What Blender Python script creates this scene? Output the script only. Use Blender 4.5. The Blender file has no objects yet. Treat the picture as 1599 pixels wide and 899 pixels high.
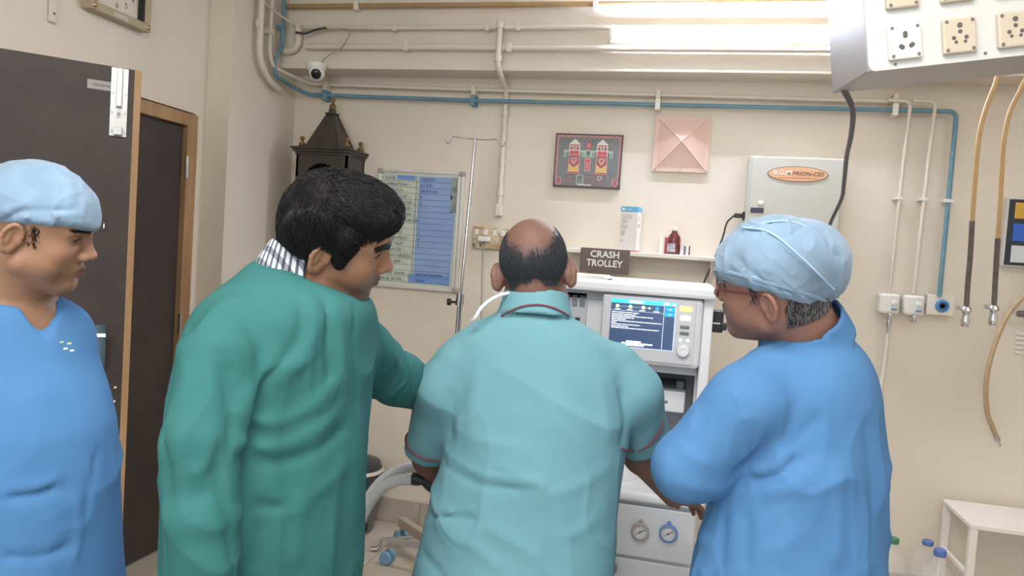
import bpy, bmesh, math, random
import numpy as np
from mathutils import Vector, Matrix

# ------------------------------------------------------------------ camera
SC = bpy.context.scene
COL = SC.collection
F, CX, CY, H = 1167.0, 799.5, 449.5, 1.55
_yw, _pt, _rl = math.radians(12.9), math.radians(-2.75), math.radians(3.8)
FW = np.array([-math.sin(_yw)*math.cos(_pt), math.cos(_yw)*math.cos(_pt), math.sin(_pt)])
_r0 = np.array([math.cos(_yw), math.sin(_yw), 0.0]); _u0 = np.cross(_r0, FW)
UP = _u0*math.cos(_rl) - _r0*math.sin(_rl); RT = _r0*math.cos(_rl) + _u0*math.sin(_rl)
CAM = np.array([0, 0, H])
cd = bpy.data.cameras.new('camera'); cam = bpy.data.objects.new('camera', cd); COL.objects.link(cam)
cd.sensor_width = 36.0; cd.lens = 36.0*F/1599.0; cd.clip_start = 0.05; cd.clip_end = 100
cam.matrix_world = Matrix(((RT[0], UP[0], -FW[0], 0), (RT[1], UP[1], -FW[1], 0), (RT[2], UP[2], -FW[2], H), (0, 0, 0, 1)))
SC.camera = cam

# ------------------------------------------------------------------ world, lights, exposure
vs = SC.view_settings
vs.view_transform = 'Standard'; vs.look = 'None'; vs.gamma = 1.0; vs.use_curve_mapping = False; vs.exposure = 0.54
w = bpy.data.worlds.new('world'); SC.world = w; w.use_nodes = True
bg = w.node_tree.nodes['Background']; bg.inputs[0].default_value = (0.86, 0.93, 1.0, 1); bg.inputs[1].default_value = 0.52
def area(name, loc, size, power, target, col=(1, 1, 1)):
    l = bpy.data.lights.new(name, 'AREA'); l.energy = power; l.color = col; l.shape = 'RECTANGLE'; l.size, l.size_y = size
    o = bpy.data.objects.new(name, l); COL.objects.link(o); o.location = loc
    o.rotation_euler = (Vector(target)-Vector(loc)).to_track_quat('-Z', 'Y').to_euler()
    return o
area('ceiling_light', (-0.2, 0.4, 3.0), (1.2, 1.2), 46, (-0.2, 0.4, 0), (1.0, 0.965, 0.92))
area('ceiling_light', (-0.4, -1.2, 3.0), (1.2, 1.2), 30, (-0.4, -1.2, 0), (1.0, 0.965, 0.92))
area('ceiling_light', (1.7, 2.0, 3.0), (1.2, 0.6), 8, (1.7, 2.0, 0), (1.0, 0.965, 0.92))
area('window_light', (-0.6, -3.2, 2.0), (2.4, 1.6), 40, (-0.5, 3.0, 1.2), (0.93, 0.97, 1.0))

# ------------------------------------------------------------------ helpers: pixels, materials, meshes
V = lambda *a: np.array(a, float)
def ray(x, y): return FW + RT*(x-CX)/F - UP*(y-CY)/F
def at(x, y, d): return CAM + ray(x, y)*d
def onY(x, y, Y): q = ray(x, y); return CAM + q*(Y/q[1])
def onX(x, y, X): q = ray(x, y); return CAM + q*(X/q[0])
def onZ(x, y, Z): q = ray(x, y); return CAM + q*((Z-H)/q[2])
def nrm(v): v = np.asarray(v, float); return v/np.linalg.norm(v)
def lin(c):
    c = np.asarray(c, float)/255.0
    return tuple(np.where(c <= 0.04045, c/12.92, ((c+0.055)/1.055)**2.4)) + (1.0,)
MATS = {}
def mat(name, rgb, rough=0.5, metal=0.0, bump=0.0, bscale=60.0, var=0.0, vscale=6.0, rgb2=None, emit=0.0, trans=0.0, ior=1.45, sss=0.0, sheen=0.0, attr=None, stretch=None, spec=0.5, coat=0.0, alpha=1.0):
    """Principled material with optional procedural noise colour (rgb..rgb2 by var), noise bump."""
    if name in MATS: return MATS[name]
    m = bpy.data.materials.new(name); m.use_nodes = True; MATS[name] = m
    nt = m.node_tree; N = nt.nodes; L = nt.links; p = N['Principled BSDF']
    c = lin(rgb); p.inputs['Base Color'].default_value = c
    p.inputs['Roughness'].default_value = rough; p.inputs['Metallic'].default_value = metal
    p.inputs['IOR'].default_value = ior; p.inputs['Specular IOR Level'].default_value = spec
    if trans: p.inputs['Transmission Weight'].default_value = trans
    if alpha < 1: p.inputs['Alpha'].default_value = alpha
    if coat: p.inputs['Coat Weight'].default_value = coat
    if sss:
        p.inputs['Subsurface Weight'].default_value = sss; p.inputs['Subsurface Radius'].default_value = (0.012, 0.005, 0.003); p.inputs['Subsurface Scale'].default_value = 0.6
    if sheen: p.inputs['Sheen Weight'].default_value = sheen; p.inputs['Sheen Roughness'].default_value = 0.5
    if emit:
        p.inputs['Emission Color'].default_value = c; p.inputs['Emission Strength'].default_value = emit
    tc = None
    def coords(scale):
        nonlocal tc
        if tc is None:
            tc = N.new('ShaderNodeTexCoord'); 
        mp = N.new('ShaderNodeMapping'); L.new(tc.outputs['Object'], mp.inputs[0])
        s = stretch or (1, 1, 1); mp.inputs['Scale'].default_value = (scale*s[0], scale*s[1], scale*s[2])
        return mp.outputs[0]
    colsock = None
    if attr:
        a = N.new('ShaderNodeVertexColor'); a.layer_name = attr; colsock = a.outputs[0]
    if var or rgb2 is not None:
        n = N.new('ShaderNodeTexNoise'); n.inputs['Scale'].default_value = 1.0; n.inputs['Detail'].default_value = 5; L.new(coords(vscale), n.inputs['Vector'])
        mx = N.new('ShaderNodeMix'); mx.data_type = 'RGBA'
        r = N.new('ShaderNodeMapRange'); r.inputs[1].default_value = 0.35; r.inputs[2].default_value = 0.65; L.new(n.outputs[0], r.inputs[0]); L.new(r.outputs[0], mx.inputs['Factor'])
        if colsock is not None:
            dk = N.new('ShaderNodeMix'); dk.data_type = 'RGBA'; dk.blend_type = 'MULTIPLY'; dk.inputs['Factor'].default_value = 1.0
            L.new(colsock, dk.inputs['A']); dk.inputs['B'].default_value = (1-var, 1-var, 1-var, 1)
            L.new(colsock, mx.inputs['A']); L.new(dk.outputs['Result'], mx.inputs['B'])
        else:
            c2 = lin(rgb2) if rgb2 is not None else tuple(x*(1-var) for x in c[:3])+(1,)
            mx.inputs['A'].default_value = c; mx.inputs['B'].default_value = c2
        colsock = mx.outputs['Result']
    if colsock is not None: L.new(colsock, p.inputs['Base Color'])
    if bump:
        n = N.new('ShaderNodeTexNoise'); n.inputs['Scale'].default_value = 1.0; n.inputs['Detail'].default_value = 3; L.new(coords(bscale), n.inputs['Vector'])
        b = N.new('ShaderNodeBump'); b.inputs['Strength'].default_value = bump; b.inputs['Distance'].default_value = 0.002
        L.new(n.outputs[0], b.inputs['Height']); L.new(b.outputs[0], p.inputs['Normal'])
    return m

def tag(o, label=None, cat=None, group=None, kind=None):
    if label: o['label'] = label
    if cat: o['category'] = cat
    if group: o['group'] = group
    if kind: o['kind'] = kind
    return o
ORG = {}
def thing(name, label, cat, loc, group=None):
    o = bpy.data.objects.new(name, None); COL.objects.link(o); o.location = tuple(loc); o.empty_display_size = 0.05
    ORG[o] = np.asarray(loc, float)
    return tag(o, label, cat, group)
def link(name, me, parent=None, org=None):
    o = bpy.data.objects.new(name, me); COL.objects.link(o)
    org = np.asarray(org, float) if org is not None else (ORG[parent] if parent is not None else np.zeros(3))
    ORG[o] = org
    if parent is not None:
        o.parent = parent; o.location = tuple(org-ORG[parent])
    else: o.location = tuple(org)
    return o
def frame(d, ref=(0, 0, 1)):
    d = nrm(d); ref = np.asarray(ref, float)
    if abs(d@ref) > 0.97: ref = V(1, 0, 0)
    a = nrm(np.cross(ref, d)); return a, np.cross(d, a), d
class MB:
    """collects shapes in world coordinates; build() links ONE mesh object"""
    def __init__(s): s.v = []; s.f = []; s.m = []; s.n = 0; s.mi = 0
    def add(s, vs_, fs):
        vs_ = np.asarray(vs_, float).reshape(-1, 3)
        s.v.append(vs_); s.f += [tuple(i+s.n for i in f) for f in fs]; s.m += [s.mi]*len(fs); s.n += len(vs_); return s
    def box(s, lo, hi, bev=0.0, R=None, o=None):
        lo, hi = np.minimum(lo, hi).astype(float), np.maximum(lo, hi).astype(float)
        b = min(bev, *((hi-lo)*0.49))
        if b <= 0:
            P = [(x, y, z) for z in (lo[2], hi[2]) for y in (lo[1], hi[1]) for x in (lo[0], hi[0])]
            Fc = [(0, 2, 3, 1), (4, 5, 7, 6), (0, 1, 5, 4), (2, 6, 7, 3), (0, 4, 6, 2), (1, 3, 7, 5)]
        else:
            bm = bmesh.new(); bmesh.ops.create_cube(bm, size=1.0)
            for v in bm.verts: v.co = Vector(((v.co[i]+0.5)*(hi[i]-lo[i])+lo[i]) for i in range(3))
            bmesh.ops.bevel(bm, geom=bm.edges[:], offset=b, segments=2, profile=0.5, affect='EDGES')
            bm.verts.index_update(); P = [tuple(v.co) for v in bm.verts]; Fc = [tuple(v.index for v in f.verts) for f in bm.faces]; bm.free()
        P = np.array(P)
        if R is not None: P = np.asarray(o)+P@np.asarray(R).T
        return s.add(P, Fc)
    def tube(s, pts, r, n=10, cap=True, closed=False):
        pts = np.asarray(pts, float); k = len(pts); rr = np.broadcast_to(np.asarray(r, float), (k,))
        T = np.zeros_like(pts)
        if closed: T = np.roll(pts, -1, 0)-np.roll(pts, 1, 0)
        else: T[1:-1] = pts[2:]-pts[:-2]; T[0] = pts[1]-pts[0]; T[-1] = pts[-1]-pts[-2]
        a, b, _ = frame(T[0]); ang = np.arange(n)*2*math.pi/n; P = []
        for i in range(k):
            t = nrm(T[i]); a = nrm(a-t*(a@t)); b = np.cross(t, a)
            P.append(pts[i]+rr[i]*(np.cos(ang)[:, None]*a+np.sin(ang)[:, None]*b))
        fs = []
        for i in range(k if closed else k-1):
            j = (i+1) % k
            for q in range(n): fs.append((i*n+q, i*n+(q+1) % n, j*n+(q+1) % n, j*n+q))
        if cap and not closed: fs += [tuple(range(n-1, -1, -1)), tuple((k-1)*n+q for q in range(n))]
        return s.add(np.concatenate(P), fs)
    def cyl(s, a, b, r, r2=None, n=16): return s.tube([a, b], [r, r if r2 is None else r2], n)
    def lathe(s, prof, o, axis=(0, 0, 1), n=20, ref=(0, 0, 1)):
        """profile list (radius, height) revolved about axis at o"""
        a, b, d = frame(axis, ref); ang = np.arange(n)*2*math.pi/n; P = []
        for r, h in prof: P.append(np.asarray(o)+d*h+max(r, 1e-5)*(np.cos(ang)[:, None]*a+np.sin(ang)[:, None]*b))
        k = len(prof); fs = [(i*n+q, i*n+(q+1) % n, (i+1)*n+(q+1) % n, (i+1)*n+q) for i in range(k-1) for q in range(n)]
        fs += [tuple(range(n-1, -1, -1)), tuple((k-1)*n+q for q in range(n))]
        return s.add(np.concatenate(P), fs)
    def prism(s, poly, o, ex, ey, ez, h):
        """2D polygon (counter-clockwise in ex,ey) extruded by h along ez"""
        o = np.asarray(o, float); poly = np.asarray(poly, float); n = len(poly)
        A = o+poly[:, :1]*ex+poly[:, 1:]*ey; B = A+np.asarray(ez)*h
        fs = [tuple(range(n-1, -1, -1)), tuple(range(n, 2*n))]+[(i, (i+1) % n, n+(i+1) % n, n+i) for i in range(n)]
        return s.add(np.concatenate([A, B]), fs)
    def build(s, name, mats, parent=None, org=None, smooth=False):
        me = bpy.data.meshes.new(name); P = np.concatenate(s.v)
        o_ = np.asarray(org, float) if org is not None else (ORG[parent] if parent is not None else np.zeros(3))
        me.from_pydata((P-o_).tolist(), [], s.f)
        for m_ in (mats if isinstance(mats, (list, tuple)) else [mats]): me.materials.append(m_)
        if len(me.materials) > 1: me.polygons.foreach_set('material_index', s.m)
        bm = bmesh.new(); bm.from_mesh(me); bmesh.ops.recalc_face_normals(bm, faces=bm.faces[:]); bm.to_mesh(me); bm.free()
        if smooth:
            me.polygons.foreach_set('use_smooth', [True]*len(me.polygons)); me.set_sharp_from_angle(angle=math.radians(38))
        return link(name, me, parent, o_)
def struct(name, mb, m, parent=None, org=None): return tag(mb.build(name, m, parent, org), kind='structure')
def text(name, s, size, o, ex, ey, m, parent, align='LEFT', depth=0.0004, shear=0.0, bold=0.0, width=None):
    """flat lettering as mesh; o = baseline anchor, ex = reading direction, ey = up"""
    cu = bpy.data.curves.new(name, 'FONT'); cu.body = s; cu.size = size; cu.align_x = align; cu.extrude = depth; cu.shear = shear; cu.offset = bold; cu.resolution_u = 2
    t = bpy.data.objects.new(name, cu); COL.objects.link(t)
    bpy.context.view_layer.update()
    me = bpy.data.meshes.new_from_object(t.evaluated_get(bpy.context.evaluated_depsgraph_get()))
    bpy.data.objects.remove(t); bpy.data.curves.remove(cu)
    k = len(me.vertices); co = np.zeros(k*3); me.vertices.foreach_get('co', co); co = co.reshape(-1, 3)
    if width and k: co[:, 0] *= width/max(np.ptp(co[:, 0]), 1e-6)
    ex = nrm(ex); ey = nrm(ey); ez = np.cross(ex, ey); base = ORG[parent]
    co = (np.asarray(o)-base)+co[:, :1]*ex+co[:, 1:2]*ey+co[:, 2:]*ez
    me.vertices.foreach_set('co', co.ravel()); me.materials.clear(); me.materials.append(m); me.update()
    return link(name, me, parent, base)
def spline(pts, n=8):
    """Catmull-Rom through pts"""
    p = np.asarray(pts, float); q = np.vstack([2*p[0]-p[1], p, 2*p[-1]-p[-2]]); out = []
    for i in range(1, len(q)-2):
        for t in np.arange(n)/n:
            a, b, c, d = q[i-1], q[i], q[i+1], q[i+2]
            out.append(0.5*((2*b)+(c-a)*t+(2*a-5*b+4*c-d)*t*t+(-a+3*b-3*c+d)*t**3))
    return np.array(out+[p[-1]])
def copy_tree(o, parent=None):
    c = o.copy(); COL.objects.link(c); ORG[c] = ORG[o]; c.parent = parent
    for ch in o.children: copy_tree(ch, c)
    return c
X_, Y_, Z_ = V(1, 0, 0), V(0, 1, 0), V(0, 0, 1)
rnd = random.Random(7); rng = np.random.default_rng(7)
# ------------------------------------------------------------------ room shell
W, XL, XC, YC, YB, ZB, CEIL = 3.90, -2.36, -2.23, 3.283, 3.72, 2.465, 3.05
m_wall = mat('wall_paint', (222, 211, 194), 0.62, bump=0.06, bscale=45, rgb2=(215, 204, 187), vscale=2.2)
m_white = mat('white_enamel', (226, 222, 212), 0.38)
struct('wall_back', MB().box((XC-0.4, W, 0), (3.2, W+0.15, CEIL)), m_wall)
struct('wall_left', MB().box((XL-0.12, -1.2, 0), (XL, 1.40, CEIL)).box((XL-0.12, 1.40, 2.115), (XL, 3.21, CEIL)).box((XL-0.12, 3.21, 0), (XL, W, CEIL)), m_wall)
struct('wall_right', MB().box((3.2, 0.2, 0), (3.3, W+0.15, CEIL)), m_wall)  # unseen right wall, added to cut world light from the open side
struct('wall_column', MB().box((XL, YC, 0), (XC, W, CEIL)), m_wall)
struct('trim_1', MB().box((XC, YB, ZB), (3.2, W, CEIL), 0.004), m_wall)          # ceiling beam
struct('ceiling', MB().box((XL-0.12, -1.2, CEIL), (3.2, W+0.15, CEIL+0.12)), mat('ceiling_paint', (225, 220, 210), 0.8))
struct('wall_corridor', MB().box((-3.9, 0.6, 0), (-3.8, 4.0, CEIL)), m_wall)
m_grout = mat('grout', (120, 110, 98), 0.9)
fl = struct('floor', MB().box((-3.9, -1.2, -0.12), (3.2, W, -0.006)), m_grout)
m_tile = mat('floor_tile', (192, 180, 163), 0.22, rgb2=(180, 168, 150), vscale=3.0)
tb = MB().box((-0.298, -0.298, -0.007), (0.298, 0.298, 0.0), 0.0015).build('tile', m_tile); tme = tb.data; bpy.data.objects.remove(tb)
for i in range(-6, 6):
    for j in range(0, 8):
        x, y = i*0.6+0.11, 3.6-j*0.6
        if x < -3.7 or x > 2.9: continue
        t = bpy.data.objects.new('tile', tme); COL.objects.link(t); t.parent = fl; t.location = (x, y, 0)
bb = struct('baseboard_back', MB().box((XC, W-0.008, 0), (3.2, W, 0.135)), m_grout)
m_skirt = mat('skirting_tile', (186, 178, 164), 0.35, rgb2=(168, 158, 142), vscale=9.0)
sb_ = MB().box((-0.149, -0.016, 0.001), (0.149, 0, 0.128), 0.002).build('tile', m_skirt); sme = sb_.data; bpy.data.objects.remove(sb_)
for i in range(18):
    t = bpy.data.objects.new('tile', sme); COL.objects.link(t); t.parent = bb; t.location = (XC+0.15+i*0.3, W-0.006, 0)
t = MB().box((XC, W-0.022, 0.128), (3.2, W, 0.142), 0.003).build('ledge', mat('skirting_ledge', (205, 196, 180), 0.4), bb)

# ------------------------------------------------------------------ double door in the left wall
m_wood = mat('raw_wood', (170, 136, 98), 0.55, rgb2=(146, 112, 78), vscale=14, stretch=(1, 1, 0.12), bump=0.15, bscale=80)
m_lam = mat('dark_laminate', (66, 58, 55), 0.5, rgb2=(60, 52, 50), vscale=12, bump=0.05, bscale=300, spec=0.35)
m_steel = mat('steel', (196, 196, 198), 0.28, 1.0)
m_chrome = mat('chrome', (215, 215, 218), 0.12, 1.0)
d1 = struct('door_1', MB().box((XL-0.12, 3.132, 0), (XL+0.018, 3.205, 2.105), 0.003).box((XL-0.12, 1.40, 0), (XL+0.018, 1.47, 2.105), 0.003)
            .box((XL-0.12, 1.47, 2.045), (XL+0.018, 3.132, 2.105), 0.003), m_wood)
ORG[d1] = V(0, 0, 0)
# closed far leaf
MB().box((XL-0.045, 2.30, 0.012), (XL-0.008, 3.128, 2.040), 0.001).build('closed_leaf', m_lam, d1)
# open near leaf, hinged at y 1.48
hx, hy = XL+0.02, 1.475; ang = math.atan2(2.065-hy, -1.732-hx); LL = math.hypot(2.065-hy, -1.732-hx)
ld = V(math.cos(ang), math.sin(ang), 0); ln = V(math.sin(ang), -math.cos(ang), 0)     # along leaf, towards the camera side
RL = np.column_stack([ld, -ln, Z_]); oL = V(hx, hy, 0)
leaf = MB().box((0, 0, 0.012), (LL-0.003, 0.036, 2.045), R=RL, o=oL).build('open_leaf', m_lam, d1)
MB().box((LL-0.012, -0.0012, 0.012), (LL+0.008, 0.0372, 2.046), 0.001, R=RL, o=oL).build('edge_strip', m_wood, leaf)
def leafpt(px, py):      # point of the open leaf's face
    q = ray(px, py); t = ((oL-CAM)@ln)/(q@ln); p = CAM+q*t; d = p-oL; return V(d@ld, 0, d[2])
a, b = leafpt(175, 97), leafpt(190, 214)
bx = (a[0]+b[0])/2+0.006; z1, z0 = 2.043, b[2]
bolt = MB().box((bx-0.024, -0.004, z0), (bx+0.024, 0, z1), 0.001, R=RL, o=oL)
bolt.box((bx-0.009, -0.017, z0+0.09), (bx+0.009, -0.004, z1), 0.004, R=RL, o=oL).box((bx-0.013, -0.015, z0+0.002), (bx+0.013, -0.004, z0+0.03), 0.004, R=RL, o=oL)
bo = bolt.build('tower_bolt', mat('aluminium', (205, 203, 200), 0.35, 0.85), leaf); tag(bo, 'silver tower bolt')
s_ = MB()
s_.tube([oL+ld*bx-Z_*-(z0+0.075)+ln*0.012, oL+ld*bx+Z_*(z0+0.075)+ln*0.032], 0.005, 8)
for zz in np.linspace(z0+0.015, z1-0.02, 4):
    for sx in (-0.018, 0.018): s_.cyl(oL+ld*(bx+sx)+Z_*zz+ln*0.003, oL+ld*(bx+sx)+Z_*zz+ln*0.006, 0.004, n=8)
tag(s_.build('bolt_screws', m_steel, bo, smooth=True), kind='stuff')
p = leafpt(157, 133)
st = MB().box((p[0]-0.036, -0.0006, p[2]-0.014), (p[0]+0.036, 0.0, p[2]+0.014), R=RL, o=oL).build('sticker', mat('sticker_grey', (150, 145, 142), 0.5), leaf)
sp_ = MB()
for k in range(9): sp_.box((p[0]-0.022+k*0.0055, -0.0010, p[2]-0.003), (p[0]-0.022+k*0.0055+(0.0042 if k % 3 else 0.003), -0.0006, p[2]+0.003), R=RL, o=oL)
tag(sp_.build('sticker_print', mat('grey_print', (112, 107, 105), 0.7), st), kind='stuff')
# pull handle: strap bent out of two feet
a, b = leafpt(156, 507), leafpt(154, 587); hxx = (a[0]+b[0])/2; z1, z0 = a[2], b[2]
prof = [(z0, 0.002), (z0+0.028, 0.002), (z0+0.034, 0.03), (z1-0.034, 0.03), (z1-0.028, 0.002), (z1, 0.002)]
P = []; Fq = []
for zz, yy in prof:
    for sx, dy in ((-0.0155, 0), (0.0155, 0), (0.0155, 0.004), (-0.0155, 0.004)): P.append(oL+ld*(hxx+sx)+ln*(yy+dy)+Z_*zz)
for i in range(5): Fq += [(4*i+k, 4*i+(k+1) % 4, 4*i+4+(k+1) % 4, 4*i+4+k) for k in range(4)]
Fq += [(3, 2, 1, 0), (20, 21, 22, 23)]
hd = MB().add(P, Fq).build('pull_handle', m_chrome, leaf); tag(hd, 'chrome strap handle')
for px, py in ((180, 605), (178, 627), (167, 656)):
    p = leafpt(px, py); q = oL+ld*p[0]+Z_*p[2]; MB().lathe([(0.007, 0), (0.007, 0.002), (0.004, 0.006), (0.0005, 0.007)], q, ln, 10).build('screw', m_steel, leaf, smooth=True)
p = leafpt(162, 350); q = oL+ld*p[0]+Z_*p[2]
MB().tube([q, q+ln*0.012, q+ln*0.014-Z_*0.012, q+ln*0.010-Z_*0.018], 0.0022, 6).build('hook', m_steel, leaf)
for zz in (0.3, 1.05, 1.8):
    MB().cyl((XL+0.02, 3.131, zz), (XL+0.02, 3.131, zz+0.1), 0.007, n=8).build('hinge', m_steel, d1)

# ------------------------------------------------------------------ pipes on beam, column and wall
m_ppipe = mat('painted_pipe', (214, 203, 186), 0.42)
m_blue = mat('blue_pipe', (94, 132, 147), 0.45, rgb2=(108, 145, 158), vscale=18)
m_brown = mat('amber_pipe', (172, 140, 98), 0.45, rgb2=(160, 128, 88), vscale=10)
def pipe(name, label, pts, r, m, clamps=(), cr=None, n=10, cm=None, cat='pipe', smoothn=0, csize=0.022, axis=None):
    pts = [np.asarray(p, float) for p in pts]
    t = thing(name, label, cat, pts[-1])
    MB().tube(spline(pts, smoothn) if smoothn else pts, r, n).build('tube', m, t, smooth=True)
    for c in clamps:
        c = np.asarray(c, float)
        MB().box(c-V(csize*.55, r+0.006, csize), c+V(csize*.55, r+0.004, csize), 0.003).build('clamp', cm or m, t)
    return t
def fillet(pts, rad=0.05, n=5):
    pts = [np.asarray(p, float) for p in pts]; out = [pts[0]]
    for i in range(1, len(pts)-1):
        a, b, c = pts[i-1], pts[i], pts[i+1]; r1 = min(rad, np.linalg.norm(a-b)*.49, np.linalg.norm(c-b)*.49)
        p0 = b+nrm(a-b)*r1; p1 = b+nrm(c-b)*r1
        for t in np.linspace(0, 1, n): out.append((1-t)**2*p0+2*t*(1-t)*b+t*t*p1)
    return out+[pts[-1]]
yb = YB-0.03
pipe('service_pipe', 'amber brown pipe running along the top of the beam', [(XC+0.03, yb, 2.785), (3.1, yb, 2.782)], 0.013, m_brown,
     [(-1.78, yb, 2.783), (-0.52, yb, 2.775), (0.9, yb, 2.78)], cm=m_white)
pipe('conduit_pipe', 'upper cream conduit pipe on the beam under the amber pipe', [(-2.12, yb, 2.672), (3.1, yb, 2.668)], 0.0125, m_ppipe, [(-1.56, yb, 2.67), (-1.06, yb, 2.67), (-0.9, yb, 2.67), (0.9, yb, 2.67)], csize=0.018)
pipe('conduit_pipe', 'lower cream conduit pipe on the beam just above its bottom edge', [(-2.06, yb, 2.573), (3.1, yb, 2.562)], 0.0155, m_ppipe, [(-1.49, yb, 2.572), (-0.94, yb, 2.57), (0.9, yb, 2.566)], csize=0.022)
t = pipe('conduit_pipe', 'cream conduit bent into a hook at the left end of the beam', spline([(-2.115, yb, 2.69), (-2.11, yb, 2.62), (-2.12, yb, 2.57), (-2.17, yb, 2.548), (-2.215, yb, 2.565)], 6), 0.019, m_ppipe)
xd = -0.988
t = pipe('drain_pipe', 'cream drop pipe coming off the beam and down the wall', fillet([(xd, yb-0.03, 2.675), (xd, yb-0.03, 2.47), (xd, W-0.022, 2.40), (xd, W-0.022, 1.745)], 0.04), 0.0145, m_ppipe)
for z in (2.675, 2.51): MB().cyl((xd, yb-0.03, z-0.016), (xd, yb-0.03, z+0.016), 0.0195, n=12).build('coupling', m_ppipe, t, smooth=True)
for z in (2.28, 2.02, 1.86): MB().cyl((xd, W-0.022, z-0.012), (xd, W-0.022, z+0.012), 0.0185, n=12).build('coupling', m_ppipe, t, smooth=True)
MB().box((xd-0.019, W-0.040, 1.735), (xd+0.019, W-0.0, 1.80), 0.006).build('end_box', m_ppipe, t)
# blue gas line: down the column, round the corner, along the wall, down to its outlet
xp = XC+0.032; yw = W-0.05
pb = fillet([(xp+0.01, 3.66, 2.98), (xp+0.01, 3.66, 2.56), (xp+0.004, 3.60, 2.47), (xp+0.004, 3.62, 2.40), (xp+0.02, 3.78, 2.375), (-2.12, yw, 2.352), (-1.16, yw, 2.338), (1.165, yw, 2.332), (1.165, yw, 1.475)], 0.035, 5)
t = pipe('gas_pipe', 'blue gas pipe along the wall below the beam, turning down at right', pb, 0.0105, m_blue)
for c in ((-2.02, 2.349), (-1.16, 2.338), (-0.195, 2.336), (0.902, 2.334)):
    MB().box((c[0]-0.013, yw-0.016, c[1]-0.028), (c[0]+0.013, W, c[1]+0.028), 0.003).build('clamp', m_blue if c[0] < -0.5 else m_white, t)
    MB().box((c[0]-0.012, yw-0.012, c[1]+0.028), (c[0]+0.012, W, c[1]+0.075), 0.003).build('clamp', m_ppipe, t)
for z in (1.92,): MB().box((1.165-0.02, yw-0.013, z-0.008), (1.165+0.02, W, z+0.008), 0.002).build('clamp', m_white, t)
MB().box((xp-0.02, 3.645, 2.655), (xp+0.022, 3.675, 2.675), 0.002).build('clamp', m_blue, t)
pw = fillet([(xp, 3.56, 2.99), (xp, 3.56, 2.50), (xp, 3.60, 2.44), (-2.12, W-0.04, 2.413), (-1.16, W-0.04, 2.397), (0.955, W-0.04, 2.374)], 0.04, 5)
t = pipe('gas_pipe', 'cream gas pipe running just above the blue pipe', pw, 0.010, m_ppipe)
MB().box((xp-0.03, 3.54, 2.60), (xp+0.014, 3.58, 2.63), 0.003).build('clamp', m_ppipe, t)
pipe('conduit_pipe', 'cream vertical conduit on the corner column beside the blue pipe', fillet([(xp+0.004, 3.46, 2.99), (xp+0.004, 3.46, 2.45), (xp+0.004, 3.56, 2.36), (xp+0.004, 3.66, 2.34)], 0.06), 0.016, m_ppipe, [(xp, 3.46, 2.62)])
for xx, lab in ((0.957, 'nearer the pendant cable'), (1.063, 'beside the blue drop pipe')):
    t = pipe('gas_pipe', 'thin cream drop pipe to a white wall outlet, ' + lab, fillet([(xx-0.09, yw-0.015, 2.375), (xx+0.006, yw-0.015, 2.372), (xx+0.002, yw-0.005, 2.15), (xx-0.008, yw, 1.48)], 0.03), 0.0085, m_ppipe)
    MB().box((xx-0.022, yw-0.013, 1.915), (xx+0.012, W, 1.929), 0.002).build('clamp', m_white, t)
# loose cables on the beam
m_cw = mat('cable_cream', (206, 196, 178), 0.5); m_cd = mat('cable_dark', (64, 62, 74), 0.5)
tag(MB().tube(spline([(XC-0.02, 3.24, 2.86), (XC+0.02, 3.30, 2.80), (XC+0.03, 3.50, 2.74), (-2.15, yb-0.02, 2.695), (-2.04, yb-0.025, 2.665), (-1.9, yb-0.03, 2.665), (-1.78, yb-0.02, 2.664), (-1.68, yb-0.02, 2.662)], 6), 0.006, 8).build('cable', m_cw, org=(-1.7, yb, 2.66), smooth=True),
    'cream cable bundle sagging off the column onto the beam', 'cable')
tag(MB().tube(spline([(-2.11, yb-0.03, 2.64), (-2.05, yb-0.035, 2.632), (-1.99, yb-0.035, 2.652), (-1.93, yb-0.03, 2.664)], 6), 0.006, 8).build('cable', m_cd, org=(-2.0, yb, 2.64), smooth=True),
    'short dark cable end lying on the conduit by the hook bend', 'cable')
tag(MB().tube(spline([(-1.84, yb-0.03, 2.662), (-1.80, yb-0.03, 2.635), (-1.815, yb-0.03, 2.60), (-1.85, yb-0.02, 2.56), (-1.94, yb-0.02, 2.505), (-1.985, YB-0.01, 2.475)], 6), 0.003, 6).build('cable', mat('cable_grey', (160, 150, 138), 0.5), org=(-1.9, yb, 2.5), smooth=True),
    'thin grey cable looping down to the dome camera', 'cable')
# dome camera
o = V(-1.985, YB-0.052, 2.478); t = thing('dome_camera', 'white dome security camera under the left end of the beam', 'camera', o)
MB().lathe([(0.052, 0.0), (0.054, -0.012), (0.050, -0.03), (0.043, -0.04)], o, n=24).build('mount', m_white, t, smooth=True)
cc = o+V(0.012, -0.01, -0.052); cdir = nrm(V(0.35, -0.9, -0.35))
MB().lathe([(0.042*math.sin(a), 0.042*math.cos(a)) for a in np.linspace(math.pi, 0.62, 14)], cc, cdir, 24).build('dome', m_white, t, smooth=True)
MB().lathe([(0.026, 0.030), (0.027, 0.036), (0.02, 0.041), (0.008, 0.043)], cc, cdir, 20).build('lens', mat('lens_black', (30, 30, 34), 0.12), t, smooth=True)
MB().box(o+V(-0.06, -0.005, -0.008), o+V(-0.035, 0.015, 0.006), 0.002).build('bracket', mat('dark_grey', (70, 70, 72), 0.5), t)
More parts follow.
